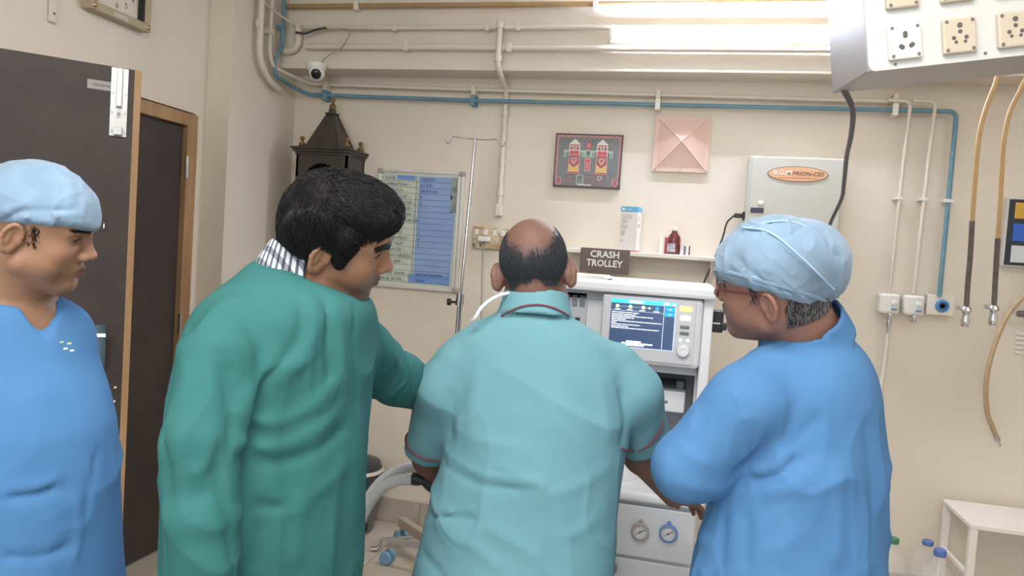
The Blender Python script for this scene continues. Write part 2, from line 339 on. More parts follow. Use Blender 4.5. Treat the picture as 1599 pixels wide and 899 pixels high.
# tube light on the beam
tl = thing('tube_light', 'lit fluorescent tube light fixed along the beam', 'light', (0.05, YB, 2.635))
MB().box((-0.44, YB-0.035, 2.60), (0.78, YB, 2.655), 0.005).build('batten', m_white, tl)
for xx in (-0.44, 0.76): MB().box((xx, YB-0.085, 2.600), (xx+0.02, YB-0.03, 2.655), 0.006).build('holder', m_white, tl)
MB().cyl((-0.42, YB-0.062, 2.628), (0.76, YB-0.062, 2.628), 0.016, n=16).build('tube', mat('tube_glow', (222, 232, 255), 0.4, emit=165), tl, smooth=True)
# ------------------------------------------------------------------ things on the walls
m_paper = mat('paper', (232, 230, 224), 0.7); m_blk = mat('black_plastic', (34, 34, 38), 0.45); m_ink = mat('ink', (70, 74, 84), 0.8)
m_plast = mat('ivory_plastic', (224, 218, 206), 0.4)
def quad(name, pts, m, parent): return MB().add(pts, [(0, 1, 2, 3)]).build(name, m, parent)
def slab(mb, x0, x1, z0, z1, y, th=0.0006): return mb.box((x0, y-th, z0), (x1, y, z1))
# wall clock on the left wall (only its lower part in view)
o = V(XL, 2.65, 2.39); t = thing('wall_clock', 'square beige framed wall clock with brass corner studs above the door', 'clock', o)
m_cf = mat('clock_frame', (172, 156, 128), 0.4)
fr = MB(); xa, xb_, xf = XL+0.001, XL+0.045, XL+0.05
y0, y1, z0, z1, b = 2.485, 2.815, 2.385, 2.715, 0.034
fr.box((xa, y0, z0), (xf, y1, z0+b), 0.003).box((xa, y0, z1-b), (xf, y1, z1), 0.003).box((xa, y0, z0+b), (xf, y0+b, z1-b), 0.003).box((xa, y1-b, z0+b), (xf, y1, z1-b), 0.003).build('frame', m_cf, t)
fc = MB().box((xa, y0+b, z0+b), (XL+0.02, y1-b, z1-b)).build('face', mat('clock_face', (214, 204, 188), 0.5), t)
MB().box((XL+0.02, y1-b-0.012, z0+b), (XL+0.044, y1-b, z1-b)).build('inner_rim', m_blk, t)
cyk, czk = (y0+y1)/2, (z0+z1)/2
for k in range(12):
    a = math.radians(90-30*(k+1)); text('numeral', str(k+1), 0.034, (XL+0.0205, cyk+0.1*math.cos(a), czk+0.1*math.sin(a)-0.012), Y_, Z_, mat('clock_ink', (90, 84, 78), 0.6), t, 'CENTER')
for a, l in ((math.radians(-100), 0.075), (math.radians(150), 0.055)):
    MB().tube([(XL+0.024, cyk, czk), (XL+0.024, cyk+l*math.cos(a), czk+l*math.sin(a))], 0.003, 6).build('hand', m_ink, t)
for yy, zz in ((y0+0.017, z0+0.017), (y1-0.017, z0+0.017), (y0+0.017, z1-0.017), (y1-0.017, z1-0.017)):
    MB().lathe([(0.011, 0), (0.009, 0.005), (0.004, 0.008), (0.0005, 0.009)], (xf, yy, zz), X_, 14).build('stud', mat('brass', (190, 166, 126), 0.3, 0.9), t, smooth=True)
MB().box((xf, 2.60, z0+0.006), (xf+0.001, 2.68, z0+0.024)).build('maker_plate', mat('plate_grey', (190, 184, 172), 0.4), t)
# painted strip end on the left wall
o = onX(80, 36, XL); t = thing('cable_cover', 'cream cable cover strip ending on the wall above the door', 'cable cover', o)
MB().box((XL, o[1]-0.018, o[2]), (XL+0.012, o[1]+0.018, o[2]+0.6), 0.006).build('cover', m_ppipe, t)
MB().lathe([(0.005, 0), (0.004, 0.002), (0.0005, 0.003)], (XL+0.012, o[1], o[2]+0.035), X_, 8).build('screw', m_ink, t)

# carved prayer cabinet (dark, brass finials)
m_dk = mat('dark_wood', (58, 52, 48), 0.45, rgb2=(72, 64, 58), vscale=20, stretch=(1, 1, 0.2)); m_brs = mat('old_brass', (156, 126, 84), 0.35, 0.7)
xa, xb_, yf, yk = -2.105, -1.756, 3.653, W-0.005; xm, ym = (xa+xb_)/2, (yf+yk)/2
o = V(xm, W, 1.38); t = thing('prayer_cabinet', 'dark wooden temple-shaped prayer cabinet with brass finials in the corner', 'cabinet', o)
c = MB()
zt = 2.04
for k, (e, z0, z1) in enumerate(((0.0, zt-0.012, zt), (0.008, zt-0.026, zt-0.012), (0.018, zt-0.04, zt-0.026))): c.box((xa+e, yf+e, z0), (xb_-e, yk, z1), 0.003)
c.build('cornice', m_dk, t)
xi0, xi1, yi = xa+0.026, xb_-0.026, yf+0.026
b = MB()
b.box((xi0, yi, 1.42), (xi0+0.012, yk, zt-0.04)).box((xi1-0.012, yi, 1.42), (xi1, yk, zt-0.04)).box((xi0, yk-0.012, 1.42), (xi1, yk, zt-0.04)).box((xi0-0.01, yi-0.02, 1.38), (xi1+0.01, yk, 1.42), 0.003)
b.build('body', m_dk, t)
# scalloped arch front
n = 46; ua = np.linspace(0, 1, n); arch = []
x_l, x_r, zspr, ztop = xi0+0.045, xi1-0.045, 1.88, 1.962
for u in ua:
    base = zspr+(ztop-zspr)*math.sin(math.pi*u)**0.6; arch.append((x_l+(x_r-x_l)*u, base-0.010*abs(math.cos(math.pi*u*9))))
A = []
for (xx, zz) in arch: A += [(xx, yi, zz), (xx, yi, zt-0.04), (xx, yi+0.012, zz), (xx, yi+0.012, zt-0.04)]
fq = []
for i in range(n-1):
    a, d = 4*i, 4*i+4; fq += [(a, d, d+1, a+1), (a+2, a+3, d+3, d+2), (a, a+2, d+2, d), (a+1, d+1, d+3, a+3)]
MB().add(A, fq).box((xi0, yi, zspr-0.01), (x_l, yi+0.012, zt-0.04)).box((x_r, yi, zspr-0.01), (xi1, yi+0.012, zt-0.04)).build('arch_panel', m_dk, t)
for xx in (xi0+0.018, xi1-0.018):
    prof = [(0.012, 1.42), (0.016, 1.44), (0.010, 1.47), (0.015, 1.55), (0.017, 1.62), (0.010, 1.70), (0.014, 1.76), (0.010, 1.80), (0.015, 1.83), (0.012, 1.88)]
    MB().lathe([(r, z) for r, z in prof], (xx, yi-0.004, 0), n=12).build('pillar', m_dk, t, smooth=True)
# spire
hw, hd_ = 0.098, 0.098; zs = zt; top = 2.232
sp = MB(); P = []
for (k, z) in ((1, zs), (0.2, top)):
    P += [(xm-hw*k, ym-hd_*k, z), (xm+hw*k, ym-hd_*k, z), (xm+hw*k, ym+hd_*k, z), (xm-hw*k, ym+hd_*k, z)]
sp.add(P, [(0, 3, 2, 1), (4, 5, 6, 7), (0, 1, 5, 4), (1, 2, 6, 5), (2, 3, 7, 6), (3, 0, 4, 7)])
sp.box((xm-0.03, ym-0.03, top-0.002), (xm+0.03, ym+0.03, top+0.006), 0.002).box((xm-0.016, ym-0.016, top), (xm+0.016, ym+0.016, top+0.026), 0.002)
sp.build('spire', m_dk, t)
sp2 = MB()
for sx, sy in ((-1, -1), (1, -1), (1, 1)):
    sp2.tube([(xm+sx*hw, ym+sy*hd_, zs), (xm+sx*hw*.2, ym+sy*hd_*.2, top)], 0.005, 6)
sp2.build('spire_ribs', m_dk, t)
q = V(xm, ym-0.058, 2.125); MB().lathe([(0.022, 0), (0.02, 0.003), (0.012, 0.004), (0.0005, 0.007)], q, nrm(V(0, -1, 0.42)), 16).build('medallion', mat('dull_bronze', (84, 70, 56), 0.45, 0.3), t, smooth=True)
def finial(p, s):
    pr = [(0.012, 0), (0.018, 0.006), (0.021, 0.016), (0.016, 0.028), (0.008, 0.034), (0.007, 0.038), (0.013, 0.046), (0.015, 0.054), (0.010, 0.063), (0.0005, 0.066)]
    MB().lathe([(r*s, h*s) for r, h in pr], p, n=16).build('finial', m_brs, t, smooth=True)
finial((xm, ym, top+0.026), 0.95)
for xx, yy in ((xa+0.045, yf+0.045), (xb_-0.045, yf+0.045), (xb_-0.03, yk-0.05), (xa+0.045, yk-0.05)): finial((xx, yy, zt), 0.9)

# whiteboard with handwritten checklist
xa, xb_, za, zb = -1.69, -1.19, 1.31, 1.962; yf = W-0.022
t = thing('whiteboard', 'whiteboard with a hand written operation checklist and blue paper column', 'whiteboard', (-1.44, W, 1.31))
MB().box((xa+0.012, yf+0.004, za+0.012), (xb_-0.012, W-0.002, zb-0.012)).build('panel', mat('board_white', (206, 208, 190), 0.3, rgb2=(190, 198, 184), vscale=5), t)
m_alu = mat('alu_frame', (212, 208, 198), 0.35, 0.35)
f_ = MB(); bw = 0.017
f_.box((xa, yf-0.003, za), (xb_, W, za+bw), 0.003).box((xa, yf-0.003, zb-bw), (xb_, W, zb), 0.003).box((xa, yf-0.003, za+bw), (xa+bw, W, zb-bw), 0.003).box((xb_-bw-0.02, yf-0.003, za+bw), (xb_-0.02, W, zb-bw), 0.003).box((xb_-bw, yf-0.003, za+bw), (xb_, W, zb-bw), 0.003).build('frame', m_alu, t)
m_cap = mat('corner_cap', (158, 152, 142), 0.5)
for xx in (xa-0.002, xb_-0.033):
    for zz in (za-0.002, zb-0.028): MB().box((xx, yf-0.007, zz), (xx+0.035, W, zz+0.03), 0.008).build('corner_cap', m_cap, t)
yp = yf+0.0035
m_bl = mat('board_blue_film', (142, 166, 204), 0.45, rgb2=(132, 156, 196), vscale=8); m_bl2 = mat('board_blue_dark', (112, 148, 196), 0.45)
bl = MB(); xs, xe = -1.452, -1.262
bl.prism([(xs, za+0.055), (xe+0.022, za+0.03), (xe+0.03, 1.74), (xe, 1.745), (xe-0.003, 1.80), (xe+0.01, 1.82), (xe, 1.84), (xe, 1.928), (xs+0.005, 1.928)], (0, yp, 0), X_, Z_, Y_, 0.0008).build('blue_sheet', m_bl, t)
MB().box((-1.478, yp-0.0008, za+0.035), (xe+0.02, yp, za+0.085)).build('blue_strip', m_bl2, t); MB().box((-1.575, yp-0.0006, 1.905), (-1.47, yp, 1.93)).build('blue_strip', m_bl2, t)
MB().box((xe, yp, 1.74), (xe+0.035, yp+0.0004, 1.93)).build('grey_smudge', mat('smudge', (108, 116, 120), 0.6, rgb2=(150, 156, 152), vscale=25), t)
rows = ['DATE', 'OPERATION :-', 'SURGEON  :-', 'TOWEL CLIP :-', 'SPONGE FORCEP :-', 'ARTERY FORCEP :-', 'NEEDLE HOLDER :-', 'DISSECTING FORCEP', 'SCISSOR  :-', 'B.P. HANDLE', 'SUCTION PIECE :-', 'KIDNEY TRAY  :-', 'SKIN GAUZE :-', 'CUTTING NEEDLE :', 'DOG CLAMP :-', 'PADS :-', 'PATIENT NAME :-', 'SCRUB SISTER :-']
vals = ['14/4/2023', 'D 12-01', 'DR P B LAL', '4', '2', '', '1', '1', '1', '1', '6', '2', '', '', '', '', 'NEEMA SHARMA', 'SUSHI']
m_mk = mat('marker_black', (78, 92, 92), 0.8); m_mb = mat('marker_blue', (62, 74, 150), 0.8)
ln_ = MB()
for i in range(18):
    z = 1.905-i*0.0325
    if i < 18: ln_.box((xa+0.02, yp-0.0012, z-0.007), (xe+(0.02 if i > 5 else 0), yp-0.0006, z-0.0056))
    text('row_lettering', ('* ' if i < 4 else '')+rows[i], 0.0235, (xa+0.028, yp-0.0012, z), X_, Z_, m_mk, t)
    if vals[i]: text('entry_lettering', vals[i], 0.021, (-1.437, yp-0.0022, z+0.001), X_, Z_, m_mb, t)
ln_.box((-1.462, yp-0.0014, za+0.09), (-1.459, yp-0.0008, 1.93)).build('ruled_lines', m_mk, t)['kind'] = 'stuff'
MB().box((-1.56, yf-0.008, zb-0.012), (-1.50, yf-0.003, zb-0.002), 0.002).build('clip', m_white, t)

# folk textile picture
xa, xb_, za, zb = -0.706, -0.358, 1.908, 2.184; yf = W-0.02
t = thing('framed_picture', 'dark framed folk picture of two crowned figures holding a torch', 'picture', (-0.53, W, 1.908))
bw = 0.007; f_ = MB()
f_.box((xa, yf-0.004, za), (xb_, W, za+bw), 0.002).box((xa, yf-0.004, zb-bw), (xb_, W, zb), 0.002).box((xa, yf-0.004, za), (xa+bw, W, zb), 0.002).box((xb_-bw, yf-0.004, za), (xb_, W, zb), 0.002).build('frame', mat('picture_frame', (78, 62, 66), 0.4), t)
MB().box((xa+bw, yf, za+bw), (xb_-bw, W-0.002, zb-bw)).build('cloth', mat('grey_cloth', (126, 128, 126), 0.75, rgb2=(114, 118, 116), vscale=120), t)
m_pk = mat('pink_thread', (206, 150, 146), 0.8); m_rd = mat('red_thread', (184, 96, 98), 0.8); m_wt = mat('white_thread', (216, 210, 198), 0.8); m_gn = mat('green_thread', (118, 152, 128), 0.8); m_yl = mat('ochre_thread', (208, 172, 112), 0.8); m_dkt = mat('dark_thread', (74, 70, 78), 0.8); m_mg = mat('maroon_thread', (150, 92, 92), 0.8)
PW, PH = xb_-xa-2*bw, zb-za-2*bw
def pu(u, v): return (xa+bw+PW*u, za+bw+PH*(1-v))      # u right, v down
class Pt(MB):
    def poly(s, uv, y=0): return s.prism([pu(*q) for q in uv][::-1], (0, yf-0.0008*(1+y), 0), X_, Z_, Y_, 0.0008)
    def rect(s, u0, v0, u1, v1, y=0): return s.poly([(u0, v0), (u1, v0), (u1, v1), (u0, v1)], y)
    def ring(s, u0, v0, u1, v1, w=0.012, y=0):
        h = w*PW/PH; return s.rect(u0, v0, u1, v0+h, y).rect(u0, v1-h, u1, v1, y).rect(u0, v0, u0+w, v1, y).rect(u1-w, v0, u1, v1, y)
pk, rd, wt, gn, yl, dk, mg = Pt(), Pt(), Pt(), Pt(), Pt(), Pt(), Pt()
for k in range(13):
    u = k/13; pk.poly([(u, 0.0), (u+1/13, 0.0), (u+1/13, 0.022), (u+0.5/13, 0.05), (u, 0.022)]); dk.rect(u+0.02, 0.012, u+0.055, 0.022, 1)
for k in range(11):
    v = 0.04+k*0.072
    for a, s in ((0.0, 1), (1.0, -1)): pk.poly([(a, v), (a+s*0.018, v), (a+s*0.036, v+0.036), (a+s*0.018, v+0.072), (a, v+0.072)][::s]); dk.rect(*sorted((a+s*0.010, a+s*0.018))[:1], v+0.02, sorted((a+s*0.010, a+s*0.018))[1], v+0.05, 1)
for uc in (0.285, 0.715):
    wt.poly([(uc-0.085, 0.17), (uc, 0.07), (uc+0.085, 0.17)]).rect(uc-0.085, 0.17, uc+0.085, 0.42)
    rd.rect(uc-0.073, 0.185, uc+0.073, 0.21, 1).rect(uc-0.073, 0.31, uc+0.073, 0.42, 1)
    pk.rect(uc-0.073, 0.22, uc-0.022, 0.30, 1).rect(uc+0.022, 0.22, uc+0.073, 0.30, 1); dk.rect(uc-0.06, 0.24, uc-0.035, 0.275, 2).rect(uc+0.035, 0.24, uc+0.06, 0.275, 2).rect(uc-0.008, 0.215, uc+0.008, 0.29, 2)
    pk.rect(uc-0.045, 0.375, uc+0.045, 0.39, 2)
    for s in (-1, 1):
        a, b2 = sorted((uc+s*0.085, uc+s*0.165)); wt.ring(a, 0.295, b2, 0.325, 0.008, 1); gn.rect(a, 0.303, b2, 0.345, 0); c0, c1 = sorted((uc+s*0.12, uc+s*0.165)); gn.rect(c0, 0.345, c1, 0.43, 0); wt.ring(c0, 0.33, c1, 0.435, 0.007, 1)
    pk.rect(uc-0.088, 0.44, uc+0.088, 0.76); mg.rect(uc-0.075, 0.45, uc+0.075, 0.745, 1); yl.poly([(uc-0.075, 0.56), (uc, 0.64), (uc+0.075, 0.56), (uc+0.075, 0.725), (uc-0.075, 0.725)], 2)
    pk.poly([(uc-0.05, 0.47), (uc, 0.44), (uc+0.05, 0.47), (uc+0.045, 0.52), (uc, 0.59), (uc-0.045, 0.52)], 2); mg.poly([(uc-0.025, 0.48), (uc, 0.46), (uc+0.025, 0.48), (uc, 0.535)], 3)
rd.poly([(0.5, 0.10), (0.545, 0.19), (0.53, 0.27), (0.47, 0.27), (0.455, 0.19)]); pk.poly([(0.5, 0.15), (0.52, 0.2), (0.5, 0.25), (0.48, 0.2)], 1)
wt.ring(0.455, 0.285, 0.545, 0.43, 0.01); gn.rect(0.468, 0.30, 0.532, 0.42); dk.rect(0.485, 0.33, 0.515, 0.37, 1); pk.rect(0.455, 0.45, 0.545, 0.70); rd.rect(0.47, 0.47, 0.53, 0.68, 1); pk.rect(0.49, 0.52, 0.51, 0.66, 2)
for u0, u1, m_ in ((0.17, 0.31, mg), (0.335, 0.455, gn), (0.485, 0.63, mg), (0.655, 0.80, mg)): m_.ring(u0, 0.77, u1, 0.97, 0.008); m_.rect(u0+0.03, 0.86, u1-0.03, 0.88).rect(u0+0.03, 0.91, u1-0.03, 0.925)
wt.ring(0.345, 0.785, 0.445, 0.96, 0.006, 1).ring(0.67, 0.79, 0.73, 0.87, 0.008, 1).rect(0.36, 0.965, 0.58, 0.985, 1)
for u0 in (0.0, 0.885): pk.ring(u0+0.01, 0.83, u0+0.105, 0.985, 0.016); rd.rect(u0+0.035, 0.875, u0+0.08, 0.945)
for nm, q, m_ in (('pink_stitch', pk, m_pk), ('red_stitch', rd, m_rd), ('white_stitch', wt, m_wt), ('green_stitch', gn, m_gn), ('ochre_stitch', yl, m_yl), ('dark_stitch', dk, m_dkt), ('maroon_stitch', mg, m_mg)): tag(q.build(nm, m_, t), kind='stuff')

# pink pyramid exhaust cover
xa, xb_, za, zb = -0.2, 0.073, 2.008, 2.287; yk = W; xm, zm = (xa+xb_)/2, (za+zb)/2+0.01
t = thing('vent_cover', 'square pale pink pyramid vent cover on the wall', 'vent cover', (xm, W, za))
m_pinkp = mat('pink_plastic', (214, 182, 166), 0.35)
P = [(xa, yk-0.02, za), (xb_, yk-0.02, za), (xb_, yk-0.02, zb), (xa, yk-0.02, zb), (xa+0.02, yk-0.022, za+0.02), (xb_-0.02, yk-0.022, za+0.02), (xb_-0.02, yk-0.022, zb-0.02), (xa+0.02, yk-0.022, zb-0.02), (xm, yk-0.058, zm), (xa, yk, za), (xb_, yk, za), (xb_, yk, zb), (xa, yk, zb)]
MB().add(P, [(0, 1, 5, 4), (1, 2, 6, 5), (2, 3, 7, 6), (3, 0, 4, 7), (4, 5, 8), (5, 6, 8), (6, 7, 8), (7, 4, 8), (0, 9, 10, 1), (1, 10, 11, 2), (2, 11, 12, 3), (3, 12, 9, 0), (9, 12, 11, 10)]).build('cover', m_pinkp, t)
r_ = MB()
for q in P[4:8]: r_.tube([np.array(q), np.array(P[8])], 0.004, 6)
r_.build('diagonal_ribs', m_pinkp, t)
for sx in (xa+0.012, xm, xb_-0.012):
    MB().lathe([(0.006, 0), (0.004, 0.003), (0.0005, 0.004)], (sx, yk-0.021, za+0.01), -Y_, 8).build('screw', m_steel, t)

# wall cabinet with orange oval badge
xa, xb_, za, zb, yf = 0.264, 0.69, 1.655, 2.088, W-0.12
t = thing('equipment_cabinet', 'off-white metal wall cabinet with an orange oval badge', 'cabinet', (0.477, W, za))
m_cab = mat('cabinet_paint', (186, 183, 172), 0.4); MB().box((xa, yf+0.004, za), (xb_, W, zb), 0.004).build('body', m_cab, t)
dr = MB().box((xa+0.012, yf-0.004, za+0.006), (xb_-0.004, yf+0.004, zb-0.004), 0.003).build('door', m_cab, t)
oc, oz = 0.486, 2.007
el = lambda a, b, n=40: [(a*math.cos(k*2*math.pi/n), b*math.sin(k*2*math.pi/n)) for k in range(n)]
MB().prism(el(0.137, 0.037), (oc, yf-0.006, oz), X_, Z_, Y_, 0.003).build('badge_rim', mat('badge_rim', (112, 84, 66), 0.5), dr)
MB().prism(el(0.133, 0.034), (oc, yf-0.0075, oz), X_, Z_, Y_, 0.003).build('badge', mat('badge_orange', (208, 162, 124), 0.45), dr)
text('badge_lettering', 'B.G.M', 0.03, (oc-0.112, yf-0.008, oz-0.004), X_, Z_, m_wt, dr, bold=0.0006, width=0.082)
text('badge_lettering', 'PRION-CID', 0.026, (oc-0.026, yf-0.008, oz-0.005), X_, Z_, mat('badge_brown', (126, 92, 74), 0.6), dr, shear=0.25, bold=0.0005, width=0.142)
MB().box((oc-0.085, yf-0.0082, oz-0.019), (oc+0.09, yf-0.0075, oz-0.0155)).build('badge_line', mat('badge_line', (196, 128, 84), 0.6), dr)
MB().lathe([(0.013, 0), (0.012, 0.008), (0.009, 0.012), (0.0005, 0.013)], (0.33, yf-0.004, 1.862), -Y_, 16).build('lock', m_plast, dr, smooth=True)
MB().box((0.285, yf-0.006, 1.815), (0.345, yf-0.004, 1.84)).build('label_strip', mat('label_dark', (66, 58, 80), 0.5), dr)
MB().box((xa+0.001, yf+0.02, 1.90), (xa+0.012, yf+0.05, 1.925), 0.002).box((xb_-0.09, yf-0.006, 1.756), (xb_-0.04, yf-0.004, 1.760)).build('fittings', mat('fitting_grey', (140, 136, 128), 0.5), t)
# plug and black lead of the cabinet
q = V(xa, yf+0.035, 1.80); t = thing('power_lead', 'black plug and lead hanging from the cabinet side to behind the shelf', 'cable', q)
MB().box(q+V(-0.012, -0.014, -0.02), q+V(0, 0.014, 0.02), 0.003).box(q+V(-0.05, -0.009, -0.011), q+V(-0.012, 0.009, 0.011), 0.004).build('plug', m_blk, t)
pl = [q+V(-0.05, 0, 0)]+[onY(x, y, W-0.09) for x, y in ((1135, 348), (1128, 372), (1112, 412), (1098, 445))]+[V(0.07, W-0.05, 1.3), V(0.06, W-0.03, 0.9)]
MB().tube(spline(pl, 6), 0.0042, 8).build('lead', m_blk, t, smooth=True)

# old switch board behind the centre man's head
xa, xb_, za, zb = -1.125, -0.935, 1.558, 1.675
t = thing('switch_board', 'stained old switch board on the wall with a white plug', 'switch board', (-1.03, W, za))
MB().box((xa, W-0.03, za), (xb_, W, zb), 0.004).build('box', mat('stained_ivory', (214, 202, 178), 0.5, rgb2=(168, 134, 88), vscale=26), t)
for i, xx in enumerate((-1.10, -1.05, -1.0, -0.955)):
    MB().box((xx-0.012, W-0.036, 1.63), (xx+0.012, W-0.03, 1.66), 0.003).build('switch', m_plast, t)
for xx in (-1.112, -1.075): MB().box((xx-0.006, W-0.033, 1.566), (xx+0.006, W-0.03, 1.586), 0.001).build('socket', mat('socket_grey', (110, 106, 104), 0.5), t)
MB().box((-1.085, W-0.065, 1.595), (-1.02, W-0.03, 1.622), 0.006).build('plug', m_white, t)
MB().tube(spline([(-1.055, W-0.05, 1.595), (-1.055, W-0.045, 1.5), (-1.048, W-0.03, 1.25), (-1.04, W-0.02, 0.95), (-1.03, W-0.015, 0.5)], 5), 0.0028, 6).build('wire', mat('wire_grey', (150, 146, 138), 0.5), t)

# shelf and its contents
zs = 1.59
t = thing('wall_shelf', 'narrow cream wall shelf carrying a carton and bottle', 'shelf', (-0.2, W, 1.566))
m_shelf = mat('shelf_white', (226, 220, 208), 0.45)
MB().box((-0.60, W-0.18, zs-0.022), (0.20, W, zs), 0.003).build('board', m_shelf, t)
for xx in (-0.5, 0.12): MB().prism([(W-0.0, zs-0.022), (W-0.15, zs-0.022), (W-0.0, zs-0.14)], (xx, 0, 0), Y_, Z_, X_, 0.012).build('bracket', m_shelf, t)
MB().box((0.06, W-0.183, zs-0.016), (0.16, W-0.18, zs-0.006)).build('edge_label', mat('edge_label', (206, 204, 198), 0.4), t)
# carton
xa, xb_, y0, y1, zh = -0.323, -0.236, W-0.16, W-0.085, zs+0.222
t = thing('carton', 'tall white medicine carton with blue top band on the shelf', 'box', ((xa+xb_)/2, W-0.12, zs))
MB().box((xa, y0, zs+0.001), (xb_, y1, zh)).build('box', mat('carton_white', (228, 222, 214), 0.5), t)
bd = MB().box((xa-0.0005, y0-0.0005, zh-0.026), (xb_+0.0005, y1+0.0005, zh+0.0004)).build('top_band', mat('carton_blue', (98, 172, 208), 0.5), t)
MB().box((xa-0.0004, y0-0.0004, zs+0.001), (xb_+0.0004, y1, zs+0.007)).build('foot_band', mat('carton_red', (204, 96, 88), 0.5), t)
MB().box((xa+0.006, y0-0.001, zh-0.019), (xa+0.02, y0-0.0005, zh-0.007)).build('logo', m_paper, bd)
text('lettering', 'Aculife', 0.012, (xa+0.025, y0-0.0012, zh-0.017), X_, Z_, m_paper, bd)
pr = MB()
for k, (ww, z) in enumerate(((0.046, .04), (0.052, .048), (0.054, .056), (0.028, .063), (0.034, .073), (0.02, .088), (0.036, .098), (0.03, .104), (0.026, .118), (0.02, .126), (0.02, .132), (0.02, .138), (0.022, .165), (0.012, .172))):
    pr.box((xa+0.006, y0-0.0008, zh-z-(0.0018 if k != 4 else 0.003)), (xa+0.006+ww, y0-0.0002, zh-z))
tag(pr.build('print_lines', mat('print_grey', (138, 132, 134), 0.7), t), kind='stuff')
MB().prism([(0.02, -0.01), (0.035, -0.01), (0.03, 0.01)], (xb_+0.0004, y0, zh-0.055), Y_, Z_, X_, 0.0004).box((xb_, y0+0.02, zh-0.10), (xb_+0.0005, y0+0.04, zh-0.085)).build('side_mark', mat('mark_red', (206, 130, 120), 0.6), t)
t.rotation_euler.z = -0.20
# bottle
bc = V(-0.063, W-0.115, zs+0.001); t = thing('medicine_bottle', 'brown medicine bottle with white cap on the shelf', 'bottle', bc)
MB().lathe([(0.030, 0), (0.0325, 0.004), (0.0325, 0.075), (0.029, 0.088), (0.014, 0.108), (0.0125, 0.116), (0.0125, 0.12)], bc, n=24).build('glass', mat('amber_glass', (96, 40, 34), 0.12, coat=0.5), t, smooth=True)
MB().lathe([(0.0145, 0.116), (0.0155, 0.118), (0.0155, 0.132), (0.014, 0.134)], bc, n=20).build('cap', m_white, t, smooth=True)
lb = MB(); aa = np.radians(np.linspace(200, 285, 12)); P = []
for a in aa: P += [bc+V(0.0331*math.cos(a), 0.0331*math.sin(a), 0.012), bc+V(0.0331*math.cos(a), 0.0331*math.sin(a), 0.052)]
lb.add(P, [(2*i, 2*i+2, 2*i+3, 2*i+1) for i in range(11)]).build('label', mat('bottle_label', (206, 204, 206), 0.6, rgb2=(150, 148, 156), vscale=120), t)
# small boxes beside the bottle
def sbox(lab, x0, x1, h, col, col2, yy=W-0.14, dd=0.05):
    t = thing('medicine_box', lab, 'box', ((x0+x1)/2, yy, zs)); MB().box((x0, yy, zs+0.001), (x1, yy+dd, zs+h)).build('box', mat('mb'+lab[:14], col, 0.5), t)
    MB().box((x0+(x1-x0)*.62, yy-0.0006, zs+0.002), (x1+0.0004, yy+dd, zs+h-0.001)).build('side_print', mat('mbp'+lab[:14], col2, 0.5), t)
sbox('white box standing left of the brown bottle', -0.132, -0.108, 0.092, (228, 222, 214), (214, 206, 198), W-0.10, 0.06)
sbox('red packet peeking out behind the brown bottle', -0.106, -0.085, 0.084, (196, 66, 72), (150, 50, 60), W-0.075, 0.05)
sbox('small white and dark striped box right next to the bottle', -0.026, -0.004, 0.046, (206, 204, 206), (84, 80, 96))
sbox('outermost small striped box on the shelf, away from the bottle', 0.0, 0.017, 0.048, (222, 218, 214), (70, 66, 84))
# crash trolley sign
xa, xb_, za, zb, ys = -0.512, -0.268, 1.475, 1.597, W-0.186
t = thing('sign_plate', 'brown sign plate reading CRASH TROLLEY on the shelf edge', 'sign', ((xa+xb_)/2, ys, za))
MB().box((xa, ys-0.006, za), (xb_, ys, zb), 0.0015).build('plate', mat('sign_brown', (96, 80, 78), 0.4), t)
for s, z in (('CRASH', zb-0.044), ('TROLLEY', zb-0.088)): text('lettering', s, 0.046, ((xa+xb_)/2, ys-0.0065, z), X_, Z_, m_paper, t, 'CENTER', bold=0.0009, width=0.142 if s == 'CRASH' else 0.18)

# wall gas outlets
def outlet(x, lab, lead):
    z = 1.425; t = thing('gas_outlet', lab, 'gas outlet', (x, W, z-0.05))
    b_ = MB().box((x-0.045, W-0.075, z-0.047), (x+0.045, W, z+0.047), 0.012).build('housing', m_white, t)
    MB().box((x+0.0, W-0.082, z-0.04), (x+0.038, W-0.07, z+0.042), 0.006).build('front_plate', mat('outlet_plate', (216, 214, 210), 0.35), t)
    MB().lathe([(0.014, 0), (0.014, 0.006), (0.008, 0.008)], (x+0.018, W-0.082, z+0.005), -Y_, 14).build('button', m_white, t, smooth=True)
    MB().box((x+0.006, W-0.0835, z-0.03), (x+0.031, W-0.082, z-0.020)).build('print_mark', mat('outlet_print', (120, 140, 170), 0.6), t)
    MB().lathe([(0.017, 0), (0.017, -0.01), (0.012, -0.014), (0.012, -0.03), (0.009, -0.034)], (x+0.008, W-0.05, z-0.046), Z_, 14).build('nozzle', m_chrome, t, smooth=True)
    if lead:
        MB().lathe([(0.010, -0.03), (0.011, -0.05), (0.005, -0.08), (0.006, -0.10)], (x+0.008, W-0.05, z-0.046), Z_, 12).build('connector', m_steel, t, smooth=True)
        MB().tube(spline([(x+0.008, W-0.05, z-0.14), (x+0.006, W-0.05, z-0.25), (x-0.002, W-0.055, z-0.42), (x-0.02, W-0.08, z-0.7), (x-0.06, W-0.15, z-1.1)], 6), 0.0075, 10).build('hose', m_plast, t, smooth=True)
outlet(0.95, 'white wall gas outlet with a white hose plugged in', True)
outlet(1.056, 'white wall gas outlet with an empty chrome nozzle', False)
x, z = 1.176, 1.432; t = thing('gas_outlet', 'cream wall gas outlet with a blue ring', 'gas outlet', (x, W, z-0.05))
MB().box((x-0.06, W-0.045, z-0.045), (x+0.06, W, z+0.05), 0.005).build('housing', m_plast, t)
